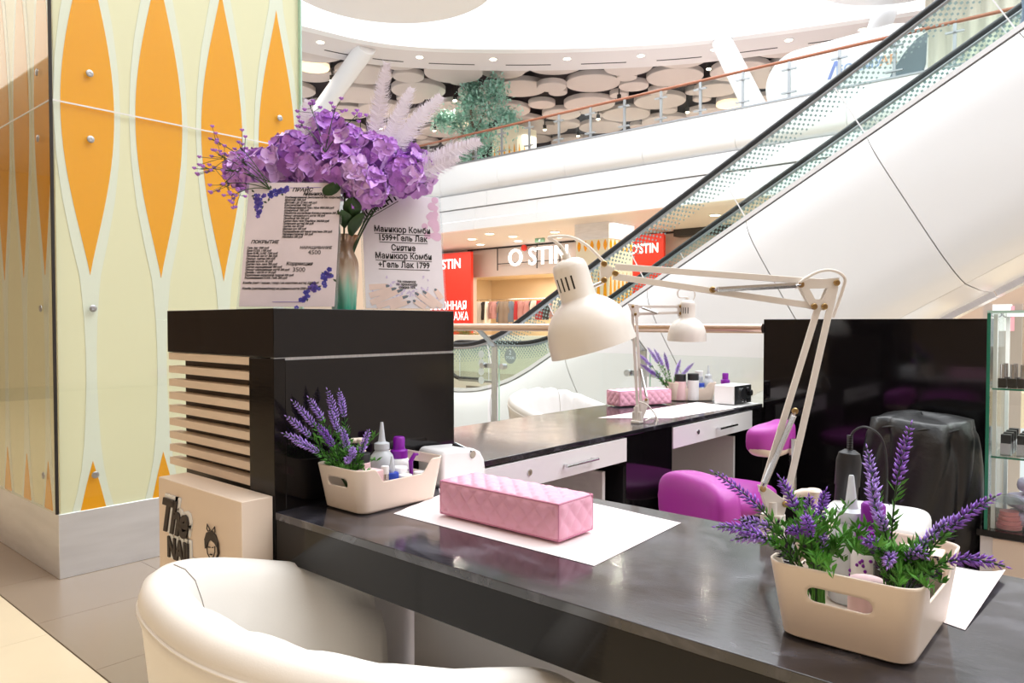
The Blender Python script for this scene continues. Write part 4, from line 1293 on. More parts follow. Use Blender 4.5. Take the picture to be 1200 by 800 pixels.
# ---------------------------------------------------------------- bottles and jars
def needle(label, loc, s=1.0, group=None):
    t = thing('dropper_bottle', label, 'bottle', loc, rng.uniform(0, 6)); t.scale = (s, s, s)
    G().lathe([(.0, 0), (.026, 0), (.029, .004), (.029, .085), (.026, .097), (.017, .108), (.015, .112), (.015, .116)], n=28, cap0=False).build('bottle_body', 'cleargrey', t)
    G().lathe([(.018, .112), (.018, .126), (.0095, .130), (.008, .136), (.0035, .175), (.003, .176)], n=20).build('nozzle', 'cleargrey', t)
    return t
def spray(label, loc, s=1.0):
    t = thing('spray_bottle', label, 'bottle', loc, rng.uniform(0, 6)); t.scale = (s, s, s)
    G().lathe([(.0, 0), (.022, 0), (.0245, .004), (.0245, .066), (.021, .078), (.012, .084)], n=28, cap0=False).build('bottle_body', 'white', t)
    g = G()
    for i in range(60):
        a, z = rng.uniform(0, 2 * PI), rng.uniform(.012, .064)
        g.ell((.0245 * math.cos(a), .0245 * math.sin(a), z), (.0022, .0022, .0022), 6, 4)
    g.build('printed_pattern', 'violet', t, kind='stuff')
    G().lathe([(.020, .076), (.020, .096), (.014, .099), (.0135, .104), (.0135, .124), (.011, .127)], n=24).build('cap', 'violet', t)
    return t
def pump(label, loc, rz, s=1.0, m='cream'):
    t = thing('pump_bottle', label, 'bottle', loc, rz); t.scale = (s, s, s)
    G().lathe([(.0, 0), (.024, 0), (.027, .004), (.027, .085), (.022, .1), (.013, .106)], n=28, cap0=False).build('bottle_body', m, t)
    G().lathe([(.015, .104), (.015, .118), (.006, .121), (.006, .136), (.011, .138), (.012, .146), (.009, .149)], n=20).tube([(0, 0, .143), (.018, 0, .144), (.034, 0, .141), (.041, 0, .134)], [.007, .0065, .005, .004], 10).build('pump_head', m, t)
    return t
def jar(label, loc, r, h, m, cap, ch, cat='jar', name='jar', group=None):
    t = thing(name, label, cat, loc, 0, group)
    G().lathe([(0, 0), (r * .92, 0), (r, .003), (r, h - .003), (r * .85, h)], n=24, cap0=False).build('jar_body', m, t)
    if cap: G().lathe([(r * .95, h - .002), (r * .97, h + ch - .002), (r * .9, h + ch), (.0, h + ch)], n=24).build('cap', cap, t)
    return t
def cbox(label, loc, d, m, rz=0, name='card_box'):
    o = G().box(-d[0], -d[1], 0, d[0], d[1], d[2]).build(name, m, None, bevel=.002); tag(o, label, 'box'); o.location = loc; o.rotation_euler = (0, 0, rz); return o
z = BL.z + .004
needle('translucent squeeze bottle with a needle nozzle in the basket by the black cabinet', (1.183, 1.457, z), 1.06)
spray('violet capped spotted spray bottle in the basket by the black cabinet', (1.243, 1.462, z), 1.12)
pump('cream pump bottle behind the lavender in the basket by the black cabinet', (1.137, 1.485, z), R(160), 1.0)
jar('small black jar behind the pink box in the left basket', (1.110, 1.445, z), .022, .10, 'pinkbox', 'rubber', .02)
cbox('pale pink box at the front of the left basket', (1.092, 1.392, z), (.026, .022, .088), 'pinkbox', .1)
jar('small silver tube standing beside the pink box in the left basket', (1.128, 1.378, z), .010, .078, 'silver', 'white', .016, 'tube', 'tube')
t = jar('clear dropper bottle with a blue cap in the left basket', (1.155, 1.385, z), .017, .058, 'cleargrey', 'blue', .016, 'bottle', 'dropper_bottle')
G().lathe([(.006, .072), (.008, .085), (.004, .098), (.0025, .112)], n=14).build('nozzle', 'cleargrey', t)
jar('amber jar with a clear lid in the left basket', (1.192, 1.402, z), .022, .066, 'amber', 'white', .014)
jar('short white jar at the front right of the left basket', (1.183, 1.368, z), .018, .052, 'white', 'white', .014)
jar('small white pot at the right end of the left basket', (1.245, 1.385, z), .017, .05, 'white', 'white', .012)
c = thing('hair_clip', 'violet curved clip leaning in the right end of the left basket', 'clip', (1.243, 1.41, z + .001))
G().tube([(0, 0, 0), (0, .005, .05), (-.006, 0, .085), (.004, -.004, .102), (.014, -.004, .10)], [.004, .005, .006, .005, .003], 8).build('clip_body', 'violet', c)
cb = thing('comb', 'row of clear comb teeth along the back of the left basket', 'comb', (1.205, 1.493, z + .075))
G().box(-.03, -.002, 0, .03, .002, .008).build('comb_spine', 'cleargrey', cb)
g = G()
for i in range(14): g.box(-.029 + .0043 * i, -.0015, -.016, -.0275 + .0043 * i, .0015, 0)
g.build('teeth', 'cleargrey', cb, kind='stuff')
# near right basket
z = BR.z + .004
pump('cream pump bottle behind the lavender of the near right basket', (1.250, .420, .7605), R(140), 1.1)
needle('translucent needle bottle behind the lavender of the near right basket', (1.218, .352, z), 1.12)
spray('violet capped spray bottle in the near right basket', (1.200, .315, z), 1.28)
jar('pale pink pot inside the near right basket', (1.085, .292, z), .024, .07, 'pinkbox', 'pinkbox', .012)
jar('black glossy jar with a wide lid in the near right basket', (1.165, .268, z), .036, .085, 'black', 'black', .018)
cbox('tan cardboard box at the back of the near right basket', (1.225, .255, z), (.022, .03, .098), 'signbox', .1)
cbox('white box at the front right of the near right basket', (1.115, .245, z), (.03, .018, .065), 'white', .0)
# far basket
z = BF.z + .004
jar('pink jar with a black lid at the left of the far basket', (3.765, 2.005, z), .032, .108, 'pinkbox', 'rubber', .038)
jar('white jar with a black lid beside the pink jar in the far basket', (3.800, 1.945, z), .032, .115, 'white', 'rubber', .036)
jar('clear bottle with a blue cap at the front of the far basket', (3.845, 1.920, z), .02, .075, 'cleargrey', 'blue', .02, 'bottle', 'dropper_bottle')
jar('frosted bottle at the back of the far basket', (3.90, 1.96, z), .024, .13, 'cleargrey', 'white', .03, 'bottle', 'dropper_bottle')
needle('translucent needle bottle at the right end of the far basket', (3.895, 1.90, z), 1.1)
spray('violet capped spray bottle beside the far basket', (3.90, 1.80, .7605), 1.25)

# ---------------------------------------------------------------- lavender
fl_mesh = {}
def floret(g, p, d, L):
    d, s, u = basis(d)
    a = p + d * L * .45
    w = L * .16
    g.add([p, a + s * w, a + u * w, a - s * w, a - u * w, p + d * L], [(0, 2, 1), (0, 3, 2), (0, 4, 3), (0, 1, 4), (5, 1, 2), (5, 2, 3), (5, 3, 4), (5, 4, 1)])
def leafq(g, p, d, L, w):
    d, s, u = basis(d, V(rng.uniform(-1, 1), rng.uniform(-1, 1), rng.uniform(-1, 1)))
    m = p + d * L * .5
    g.add([p, m + s * w, p + d * L, m - s * w, m + u * w * .4], [(0, 1, 4), (1, 2, 4), (2, 3, 4), (3, 0, 4)])
def sprig(parent, base, tip, spike, bow=(0, 0, .0), fat=1.0, m='lav', leaves=44):
    base, tip = Vector(base), Vector(tip)
    midp = base.lerp(tip, .26) + Vector(bow) * .6; midp.z = max(base.z + .55 * (tip.z - base.z), base.z + .125)
    P = bez(base, midp, tip, 40)
    ln_ = sum((b - a).length for a, b in zip(P, P[1:]))
    st = G().tube(P[::3], .0013, 5).build('sprig', 'greend', parent)
    gf = G(); gl_ = G(); gb = G()
    f0 = 1 - spike / ln_
    spike *= 1.25; f0 = 1 - spike / ln_
    nw = max(5, int(spike / .0068))
    for k in range(nw):
        t = f0 + (1 - f0) * k / nw; i = min(38, int(t * 39)); p = P[i].lerp(P[i + 1], t * 39 - i); d = (P[i + 1] - P[i]).normalized()
        _, s, u = basis(d)
        taper = fat * (1.0 if k < nw * .6 else 1.0 - .6 * (k - nw * .6) / (nw * .4)) * (.75 if k == 0 else 1)
        for q in range(5):
            a = 2 * PI * (q + .5 * (k % 2)) / 5 + rng.uniform(-.2, .2)
            o = s * math.cos(a) + u * math.sin(a)
            floret(gf, p + o * .0012, d * .8 + o * .85, .0125 * taper * rng.uniform(.8, 1.15))
    floret(gf, P[-1], P[-1] - P[-2], .009)
    for k in range(leaves):
        t = .30 + max(.05, f0 - .28) * rng.random(); i = min(38, int(t * 39)); p = P[i]; d = (P[i + 1] - P[i]).normalized(); _, s, u = basis(d)
        a = rng.uniform(0, 2 * PI); o = s * math.cos(a) + u * math.sin(a)
        if rng.random() < .78: leafq(gl_, p, d * .8 + o * .7, rng.uniform(.012, .022), .0024)
        else: floret(gb, p + o * .006, d * .6 + o * .6, .010)
    gf.build('flower_spike', m, st, sharp=180)
    gl_.build('leaves', 'green', st, kind='stuff')
    gb.build('buds', 'bud', st, kind='stuff')
def bunch(label, root, data, s=1.0, filler=10, spread=.04, fh=.10, leaves=44):
    t = thing('lavender_bunch', label, 'artificial plant', root)
    r0 = Vector(root)
    for base, tip, sp, bow in data:
        sprig(t, Vector(base) - r0, Vector(tip) - r0, sp, bow, s, rng.choice(('lav', 'lav', 'lavd')), leaves)
    g = G()
    for i in range(filler):
        b = V(rng.uniform(-.01, .01), rng.uniform(-.01, .01), .0); e = b + V(rng.uniform(-spread, spread), rng.uniform(-spread, spread), fh * rng.uniform(.6, 1.2))
        P = bez(b, b + V(0, 0, .11), e, 12); g.tube(P[::2], .0011, 4)
        for k in range(34):
            p = P[rng.randrange(5, 12)]; leafq(g, p, V(rng.gauss(0, .5), rng.gauss(0, .5), .7), rng.uniform(.012, .022), .0025)
    g.build('foliage', 'green', t, kind='stuff')
    return t
b1 = (1.06, .350, .795); b2 = (1.08, .255, .795)
bunch('artificial lavender spreading left over the rim of the near right basket', b1, [
    (b1, (1.006, .480, .981), .066, (.0, -.01, .03)), (b1, (.932, .441, .924), .06, (-.0, .01, .04)), (b1, (1.039, .396, .979), .05, (0, 0, .01)),
    (b1, (1.035, .354, .959), .062, (0, .01, .0)), (b1, (1.081, .347, .960), .052, (0, .01, 0)), (b1, (.991, .343, .941), .05, (-.02, 0, .0)),
    (b1, (.955, .425, .905), .05, (.0, .01, .02)), (b1, (1.01, .372, .915), .05, (0, 0, 0)), (b1, (1.00, .44, .92), .045, (0, 0, .03)), (b1, (1.05, .34, .90), .05, (0, 0, 0))], 1.0, 26, .06, .12)
bunch('artificial lavender leaning right out of the near right basket', b2, [
    (b2, (1.131, .306, 1.019), .058, (0, .01, -.01)), (b2, (1.107, .245, 1.061), .07, (-.02, .03, .0)), (b2, (1.070, .285, .988), .055, (0, .015, 0)),
    (b2, (1.054, .271, .945), .035, (0, 0, 0)), (b2, (1.010, .274, .918), .04, (-.01, 0, 0)), (b2, (1.086, .144, .984), .062, (0, .0, -.02)),
    (b2, (1.090, .184, .949), .066, (0, -.0, -.015)), (b2, (1.044, .128, .910), .058, (0, -.0, -.02)), (b2, (1.02, .25, .89), .045, (0, 0, 0)), (b2, (1.06, .215, .90), .05, (0, 0, 0))], 1.0, 18, .06, .10)
b3 = (1.085, 1.445, .768)
bunch('artificial lavender in the left basket before the black cabinet', b3, [(b3, tuple(Vector(p) * 1.0 + V(*d)), sp, bow) for p, d, sp, bow in (
    ((.955, 1.496, 1.018), (0, 0, 0), .06, (0, .0, .02)), ((1.000, 1.500, 1.022), (0, 0, 0), .05, (0, 0, .02)), ((1.045, 1.490, 1.038), (0, 0, 0), .065, (0, 0, .01)),
    ((1.080, 1.490, 1.034), (0, 0, 0), .055, (0, 0, .0)), ((.935, 1.490, .985), (0, 0, 0), .055, (0, 0, .03)), ((.918, 1.475, .950), (0, 0, 0), .06, (0, 0, .04)),
    ((.93, 1.452, .932), (0, 0, 0), .055, (0, 0, .03)), ((.987, 1.449, .966), (0, 0, 0), .06, (0, 0, .02)), ((1.035, 1.466, .995), (0, 0, 0), .05, (0, 0, .02)),
    ((1.030, 1.411, .955), (0, 0, 0), .06, (0, 0, .01)), ((1.065, 1.359, .951), (0, 0, 0), .065, (0, -.01, .0)), ((1.024, 1.365, .915), (0, 0, 0), .055, (0, 0, .02)), ((1.017, 1.38, .885), (0, 0, 0), .045, (0, 0, .0)))],
    1.05, 24, .07, .13)
b4 = (3.77, 2.06, .768)
bunch('artificial lavender in the far basket below the small white lamp', b4, [
    (b4, tuple(Vector(b4) + V(*d)), .085, (0, 0, .02)) for d in ((-.12, .16, .26), (-.10, .10, .29), (-.06, .08, .28), (-.14, .13, .20), (-.02, .04, .26), (.04, -.03, .22), (-.08, .12, .16), (.10, -.08, .20))], 1.3, 6, .05, .1)

# ---------------------------------------------------------------- quilted arm rest pillows and tissue paper
def pillow_mesh():
    L, W, H = .172, .062, .080
    g = G(); nl, nw, nh = 116, 42, 28
    def quilt(a, b):
        k = .0215
        p, q = (a + b) / k, (a - b) / k
        return .0058 * (abs(math.sin(PI * p / 2)) ** .5 * abs(math.sin(PI * q / 2)) ** .5 - .75)
    hx, hy, hz = W, L, H / 2
    rc = .014
    def place(p, a, b):
        q = V(max(-hx + rc, min(hx - rc, p.x)), max(-hy + rc, min(hy - rc, p.y)), max(-hz + rc, min(hz - rc, p.z)))
        n = (p - q)
        if n.length < 1e-9: return p
        n.normalize()
        bulge = .004 * (1 - (p.y / hy) ** 2) * (1 - min(1, abs(p.x / hx)) ** 2) if abs(n.z) > .7 else 0
        k_ = sum(1 for c, e_ in ((p.x, hx), (p.y, hy), (p.z, hz)) if abs(c) > e_ - 1e-6)
        ed_ = sorted((hx - abs(p.x), hy - abs(p.y), hz - abs(p.z)))[1]
        fd = min(1, max(0, (ed_ - .004) / .010))
        return q + n * (rc + quilt(a, b) * fd + bulge)
    def face(fn, na, nb, A, B):
        vs = [place(fn(-A + 2 * A * i / na, -B + 2 * B * j / nb), -A + 2 * A * i / na, -B + 2 * B * j / nb) for j in range(nb + 1) for i in range(na + 1)]
        g.add(vs, [(j * (na + 1) + i, j * (na + 1) + i + 1, (j + 1) * (na + 1) + i + 1, (j + 1) * (na + 1) + i) for j in range(nb) for i in range(na)])
    face(lambda a, b: V(-b, a, hz), nl, nw, hy, hx)
    face(lambda a, b: V(b, a, -hz), nl, 8, hy, hx)
    face(lambda a, b: V(hx, a, b), nl, nh, hy, hz)
    face(lambda a, b: V(-hx, -a, b), nl, nh, hy, hz)
    face(lambda a, b: V(-a, hy, b), nw, nh, hx, hz)
    face(lambda a, b: V(a, -hy, b), nw, nh, hx, hz)
    return g.mesh('pillow_body', 'pink', 180)
pm = pillow_mesh()
sg = G()
for z_ in (.0363, -.0363):
    pts = [(-.0583, -.1683), (.0583, -.1683), (.0583, .1683), (-.0583, .1683), (-.0583, -.1683)]
    for a, b in zip(pts, pts[1:]): sg.tube([(a[0], a[1], z_), ((a[0] + b[0]) / 2, (a[1] + b[1]) / 2, z_), (b[0], b[1], z_)], .0017, 6)
for x, y in ((-.0583, -.1683), (.0583, -.1683), (-.0583, .1683), (.0583, .1683)):
    sg.tube([(x, y, -.036), (x, y, .036)], .0014, 6)
ps = sg.mesh('seam', 'pinkseam')
def pillow(label, loc, rz):
    t = thing('quilted_armrest', label, 'pillow', loc, rz)
    inst('pillow_body', pm, t, (0, 0, .0425)); inst('seam', ps, t, (0, 0, .0425))
    return t
pillow('pink quilted arm rest pillow on tissue paper in the middle of the long counter', (1.213, 1.047, .7625), 0)
pillow('pink quilted arm rest pillow on the far counter behind the lamp post', (3.43, 2.07, .7625), R(-90 + -22))
def sheet(name, label, corners, z, curl=0.0, m='paper', cat='paper'):
    a, b, c, d = [V(x, y, 0) for x, y in corners]
    o = (a + b + c + d) / 4; o.z = z
    def fn(u, v):
        p = (a.lerp(b, u)).lerp(d.lerp(c, u), v)
        return V(p.x - o.x, p.y - o.y, .0006 + curl * max(0, 1 - 5 * v) ** 2 * u + .0007 * math.sin(31 * u) * math.sin(17 * v))
    t = G().grid(fn, 30, 30).build(name, m, None, sharp=180); t.location = o
    return tag(t, label, cat)
sheet('tissue_sheet', 'white tissue paper sheet under the pink pillow on the long counter', [(1.099, .755), (1.462, .775), (1.515, 1.43), (1.100, 1.315)], .7603)
sheet('tissue_sheet', 'white tissue paper sheet on the far counter before the drill box', [(2.83, 1.93), (3.05, 1.665), (3.66, 1.62), (3.76, 1.90)], .7603)
sheet('tissue_sheet', 'white folded sheet to the right of the near right basket', [(1.215, .195), (1.520, .185), (1.515, .44), (1.30, .45)], .7603, .012)
sheet('tissue_sheet', 'narrow white sheet between the left basket and the pillow', [(1.24, 1.30), (1.30, 1.275), (1.42, 1.40), (1.36, 1.44)], .7608)
sheet('glossy_tray', 'white glossy sheet under the drill box at the end of the far counter', [(3.62, 1.78), (3.66, 1.61), (3.925, 1.61), (3.92, 1.80)], .7608, 0, 'white', 'tray')

# ---------------------------------------------------------------- white nail lamps and drill box
ul = thing('nail_lamp', 'white rounded nail lamp behind the left basket', 'nail lamp', (1.428, 1.458, .7605), R(-8)); ul.scale = (.86, .95, .95)
pr_ = [(-.085, 0), (.085, 0), (.088, .03), (.082, .062), (.066, .085), (.042, .096), (-.07, .100), (-.085, .09)]
G().prism(pr_, (0, -.062, .004), (1, 0, 0), (0, 0, 1), .124).build('hood', 'white', ul, bevel=.012, seg=4)
G().box(-.088, -.06, 0, .088, .06, .006).build('base', 'steel', ul, bevel=.002)
G().cyl((.03, -.066, .085), (.03, .02, .099), .012, n=16).build('button', 'chrome', ul)
g = G()
for i in range(4): g.box(-.01 + .013 * i, -.0632, .020 + .002 * (i % 2), -.001 + .013 * i, -.0622, .023 + .002 * (i % 2))
g.build('print_mark', 'rubber', ul)
ul = thing('nail_lamp', 'white box shaped nail lamp behind the near right basket', 'nail lamp', (1.43, .375, .7625), R(6))
G().superell((0, 0, .05), (.088, .088, .05), .3, 40, 16).build('hood', 'white', ul, sharp=60)
G().box(-.09, -.05, .006, -.084, .05, .05).build('opening', 'dark', ul)
G().box(-.085, -.086, 0, .085, .086, .006).build('base', 'steel', ul)
db = thing('drill_box', 'white nail drill control box with black dial face on the far counter', 'control box', (3.81, 1.715, .7617), R(-4))
G().box(-.095, -.058, .004, .095, .058, .105).build('case', 'white', db, bevel=.006, seg=3)
fp_ = G().box(-.09, -.062, .006, .09, -.055, .102).build('front_face', 'rubber', db, bevel=.002)
G().lathe([(.03, 0), (.028, .012), (.0, .013)], (-.02, -.062, .062), (0, -1, 0), 24).build('dial', 'rubber', fp_)
G().lathe([(.032, 0), (.032, .003), (.029, .003)], (-.02, -.062, .062), (0, -1, 0), 24).build('dial_ring', 'chrome', fp_)
for x, z_, r_ in ((.035, .08, .012), (.062, .06, .016), (-.02, .022, .008), (.01, .02, .008), (.04, .024, .012)):
    G().cyl((x, -.062, z_), (x, -.078, z_), r_, n=16).build('knob', 'chrome' if r_ < .01 else 'rubber', fp_)
# black drill handpiece with its cable
hd = thing('drill_handpiece', 'black rubber nail drill handpiece standing behind the lavender, cable on top', 'drill', (1.485, .445, .7605), 0)
G().lathe([(.03, 0), (.03, .006), (.012, .01), (.012, .05)], n=20).build('stand', 'rubber', hd)
G().lathe([(.010, .03), (.018, .045), (.0205, .06), (.0205, .125), (.0225, .128), (.0225, .175), (.019, .19), (.010, .196)], (0, 0, 0), (.04, -.05, 1), n=24).build('grip', 'rubber', hd)
sp_ = [V(.008, -.010, .193) + V(.0, 0, .004 * i) for i in range(8)]
g = G()
for i in range(9): g.lathe([(.0055, 0), (.0055, .0022)], V(.008, -.010, .194 + .0034 * i), (0, 0, 1), 12)
g.build('spring_sleeve', 'rubber', hd)
G().tube(smooth([(.008, -.010, .195), (.010, -.014, .228), (.025, -.035, .240), (.045, -.06, .21), (.05, -.066, .12), (.045, -.06, .03), (.03, -.08, .004)], 6), .0022, 6).build('cable', 'rubber', hd)

# ================================================================ ADJUSTABLE LAMPS
def lamp(label, loc, u, k, J, big=True):
    """J holds side-view points (pixels of a measured drawing), k metres per unit, u the horizontal direction of the arm plane"""
    t = thing('desk_lamp', label, 'lamp', loc)
    u = Vector(u).normalized(); nrm = u.cross(V(0, 0, 1))
    x0, z0 = J['o']
    def q(p, off=0.0): return u * ((p[0] - x0) * k) + V(0, 0, (z0 - p[1]) * k) + nrm * off
    def bar_(a, b, wd=.011, off=0.0, m='lamp', nm='arm_bar'):
        return G().bar(q(a, off), q(b, off), .006, wd, nrm.cross((q(b) - q(a)).normalized())).build(nm, m, t, bevel=.001)
    def screw(a, off):
        o = G().lathe([(.0065, 0), (.0065, .003), (.005, .0045), (0, .0045)], q(a, off), nrm, 14).build('screw', 'gold', t)
    for nm, a, b, o in J['bars']: bar_(a, b, J.get('w', .011), o)
    for a, b, o in J['springs']:
        pa, pb = q(a, o), q(b, o); d = (pb - pa)
        G().tube([pa, pb], .0028, 8).build('spring_rod', 'chrome', t)
        n = 90; _, s, w2 = basis(d)
        G().tube([pa.lerp(pb, .04 + .9 * i / (n * 6)) + (s * math.cos(2 * PI * i / 6) + w2 * math.sin(2 * PI * i / 6)) * .0052 for i in range(n * 6 + 1)], .0012, 4).build('spring', 'chrome', t)
    for poly, holes in J['plates']:
        for off in (-.007, .007):
            pts = [q(p) for p in poly]
            if holes is None:
                g = G(); c = sum(pts, V(0, 0, 0)) / len(pts)
                g.prism([((p - c).dot(u), (p - c).z) for p in pts], c + nrm * off, u, (0, 0, 1), .002)
                g.build('joint_plate', 'lamp', t, bevel=.0006)
            else:
                hp = [q(p) for p in holes]; n = len(pts); g = G()
                f = [p + nrm * (off) for p in pts] + [p + nrm * off for p in hp]
                b = [p - nrm * .002 for p in f]
                fs = []
                for i in range(n):
                    j = (i + 1) % n
                    fs += [(i, j, n + j, n + i), (2 * n + j, 2 * n + i, 3 * n + i, 3 * n + j), (j, i, 2 * n + i, 2 * n + j), (n + i, n + j, 3 * n + j, 3 * n + i)]
                g.add(f + b, fs); g.build('joint_plate', 'lamp', t, sharp=30)
    for a in J['screws']: screw(a, .009)
    # shade
    cap, ax = q(J['cap']), u * J['axis'][0] + V(0, 0, -J['axis'][1]) + nrm * J['axis'][2]
    kk = J['sk']
    prof = [(0, 0), (6, 0), (13, 1.5), (18, 5), (20.3, 10), (20.8, 16), (20.8, 47), (22, 49), (25, 51), (31, 55), (38, 61.5), (44, 70), (48, 80), (50.3, 92), (51.3, 109)]
    inn = [(50.3, 109), (49.2, 92), (47, 80), (43, 70.8), (37, 62.5), (30, 56.2), (20, 53), (0, 53)]
    G().lathe([(r_ * kk, a * kk) for r_, a in prof] + [(r_ * kk, a * kk) for r_, a in inn], cap, ax, 64, cap0=False, cap1=False).build('shade', 'lamp', t, sharp=50)
    G().lathe([(r_ * kk, a * kk) for r_, a in [(50.0, 108.5), (48.9, 92), (46.6, 80), (42.6, 71), (36.6, 63), (29.6, 56.6), (0, 53.6)]], cap, ax, 48, cap0=False, cap1=False).build('shade_lining', 'lampin', t)
    d, s, w2 = basis(ax)
    g = G()
    fr = (nrm - d * nrm.dot(d)).normalized(); sd = d.cross(fr)
    for a in (-64, -44, -27, -9, 116, 136, 153, 171):
        o = fr * math.cos(R(a)) + sd * math.sin(R(a)) * J.get('flip', -1)
        g.obox(cap + d * 28 * kk + o * 20.75 * kk, d.cross(o) * 1.0 * kk, d * 8 * kk, o * .25 * kk)
    g.build('vent_slots', 'dark', t)
    G().ell(cap + d * 74 * kk, .026, 18, 12).build('bulb', 'white', t)
    G().lathe([(5 * kk, -6 * kk), (5 * kk, 0)], cap, ax, 14).build('cord_grip', 'lamp', t)
    n0, n1 = q(J['neck'][0]), q(J['neck'][1])
    G().cyl(n0, n1, .0045, n=10).build('swivel_rod', 'chrome', t)
    G().lathe([(.009, -.008), (.010, 0), (.009, .008)], n0, nrm, 16).build('swivel_knob', 'chrome', t)
    for c in J['cords']:
        G().tube(smooth([q(p[:2], p[2] if len(p) > 2 else 0) for p in c], 8), J.get('cr', .0032), 8).build('cord', 'lamp', t)
    # clamp
    G().box(-.02, -.022, .0, .02, .022, .012).box(-.008, -.022, .012, .02, .022, .05).build('clamp', 'lamp', t, bevel=.003)
    G().cyl((0, 0, .01), (0, 0, .075), .011, n=14).build('clamp_post', 'lamp', t)
    return t, q
UA = (.655, -.756, 0)
lamp('large cream adjustable desk lamp clamped to the long counter behind the right basket', (1.478, .58, .7605), UA, .001732, dict(
    o=(905, 632), w=.013,
    bars=[('u', (720, 313), (976, 332), 0), ('l', (717, 324), (961, 360), 0), ('a', (957, 362), (893, 578), -.002), ('b', (976, 336), (921, 588), .002)],
    springs=[((833, 340), (934, 334.5), .011), ((929, 482), (892, 571), .011)],
    plates=[([(703, 307), (723, 318), (704, 332), (702, 320)], None), ([(931, 330), (980, 326), (978, 337), (963, 364), (948, 362)], [(945, 338.5), (968, 338), (966, 339), (961, 351), (952, 351)]),
            ([(889, 569), (900, 572), (922, 588), (918, 606), (905, 612), (899, 600)], None)],
    screws=[(706, 310), (719, 321), (706, 329), (934.5, 334), (976, 332), (962, 359.5), (950, 359.5), (832, 340), (929, 481), (892.5, 572), (919, 590)],
    cap=(663.5, 304), axis=(.292, .956, -.02), sk=.001732, neck=((686, 340), (706, 331)),
    cords=[[(664, 303, 0), (658, 291, 0), (650, 284, 0), (642, 280, .005), (652, 278, .005), (668, 279, .004), (686, 288, .004), (707, 308, .004)],
           [(928, 338, .008), (938, 328, .012), (955, 319, .012), (972, 318, .012), (985, 326, .010), (984, 340, .006), (976, 372, -.006)],
           [(905, 605, -.01), (897, 622, -.03), (893, 631, -.06)]]))
lamp('small white adjustable desk lamp clamped to the far counter edge', (2.80, 1.70, .7605), UA, .003695, dict(
    o=(741, 496), w=.012,
    bars=[('p', (742, 486), (735, 362), -.006), ('p', (746, 486), (739, 362), .006), ('h', (735, 358), (794, 358), 0), ('h', (737, 367), (792, 365), 0)],
    springs=[((744, 430), (752, 466), .012), ((745, 359), (765, 366), .012)],
    plates=[([(729, 354), (742, 356), (743, 370), (736, 370)], None), ([(788, 355), (800, 356), (801, 368), (789, 370)], None), ([(737, 478), (754, 466), (755, 472), (748, 490), (738, 490)], None)],
    screws=[(735, 358), (738, 367), (791, 358), (791, 366), (751, 468)],
    cap=(800, 350), axis=(.0, 1, -.05), sk=.00164, neck=((797, 370), (791, 366)), cr=.003,
    cords=[[(800, 347, 0), (790, 347, 0), (788, 340, .01), (796, 334, .01), (805, 337, .01), (808, 345, .01), (803, 354, .012), (796, 358, .01)],
           [(742, 470, .02), (752, 474, .03), (762, 488, .04), (760, 499, .05)],
           [(752, 494, -.03), (762, 493, -.06), (768, 497, -.09), (772, 509, -.10), (773, 530, -.10), (768, 541, -.10), (764, 545, -.10)],
           [(752, 494, -.025), (764, 491, -.06), (771, 497, -.09), (775, 512, -.104), (776, 532, -.104), (770, 545, -.10), (764, 545, -.10)]]))

# ================================================================ ON TOP OF THE BLACK CABINET
def board(name, label, bl, br, tr_, tl, m):
    bl, br, tr_, tl = map(Vector, (bl, br, tr_, tl))
    o = (bl + br) / 2
    t = thing(name, label, 'sign', o)
    U = (br - bl).normalized(); H = ((tl + tr_) / 2 - o); W = (br - bl).length; h = H.length
    Vv = (H - U * H.dot(U)).normalized(); N = U.cross(Vv)
    def at(x, y, d=0): return U * x + Vv * y + N * d
    G().obox(at(0, h / 2, -.003), U * (W / 2 + .003), Vv * (h / 2 + .002), N * .0015).build('acrylic_stand', 'acrylic', t)
    G().obox(at(0, h / 2 + .002, -.0008), U * (W / 2 - .003), Vv * (h / 2 - .004), N * .0006).build('printed_sheet', m, t)
    return t, at, U, Vv, W, h
t, at, U, Vv, W, h = board('price_board', 'grey lilac price list board with blue flower corners, left on the black cabinet', (.957, 1.746, 1.235), (1.122, 1.563, 1.235), (1.179, 1.632, 1.567), (1.025, 1.811, 1.574), 'sheetp')
def tx(body, x, y, size, align='LEFT', m='ink', bold=.0, shear=.0, line=1.0, sx=1.0, nm='lettering'):
    return text(body, size, m, t, at(x * W, y * h, .0004), U, Vv, nm, .0002, bold, shear, align, 1.0, sx, line)
tx('ПРАЙС', .08, .923, .0150, 'CENTER', shear=.3, bold=.0004)
tx('Маникюр', .22, .892, .0140, 'CENTER', shear=.3, bold=.0005)
tx('\n'.join(['Комбинированный (выполняется без покрытия) 900 руб', 'Мужской 1200 руб', 'Детский ( до 12 лет) 600 руб', 'Классический 1000 руб', 'Комбинированный Жен / Муж 900/1500 руб', 'Аппаратный 1000 руб', 'Обработка воспаления боковых валиков 200 руб', 'Ремонт натурального ногтя 100 руб', 'Лечебный лак 200 руб', 'Снятие базы геля Жен/Муж 300/500 руб', 'Полировка ногтей 300 руб', 'Снятие лак 50 руб', 'Массаж рук 300 руб', 'Выравнивание ногтевой пластины 200 руб', 'Парафинотерапия 350 руб', 'Наклейка 200 руб']), -.10, .868, .0082, shear=.32, line=.9, sx=.76, bold=.0002)
tx('ПОКРЫТИЕ', -.42, .505, .0125, shear=.3, bold=.0003)
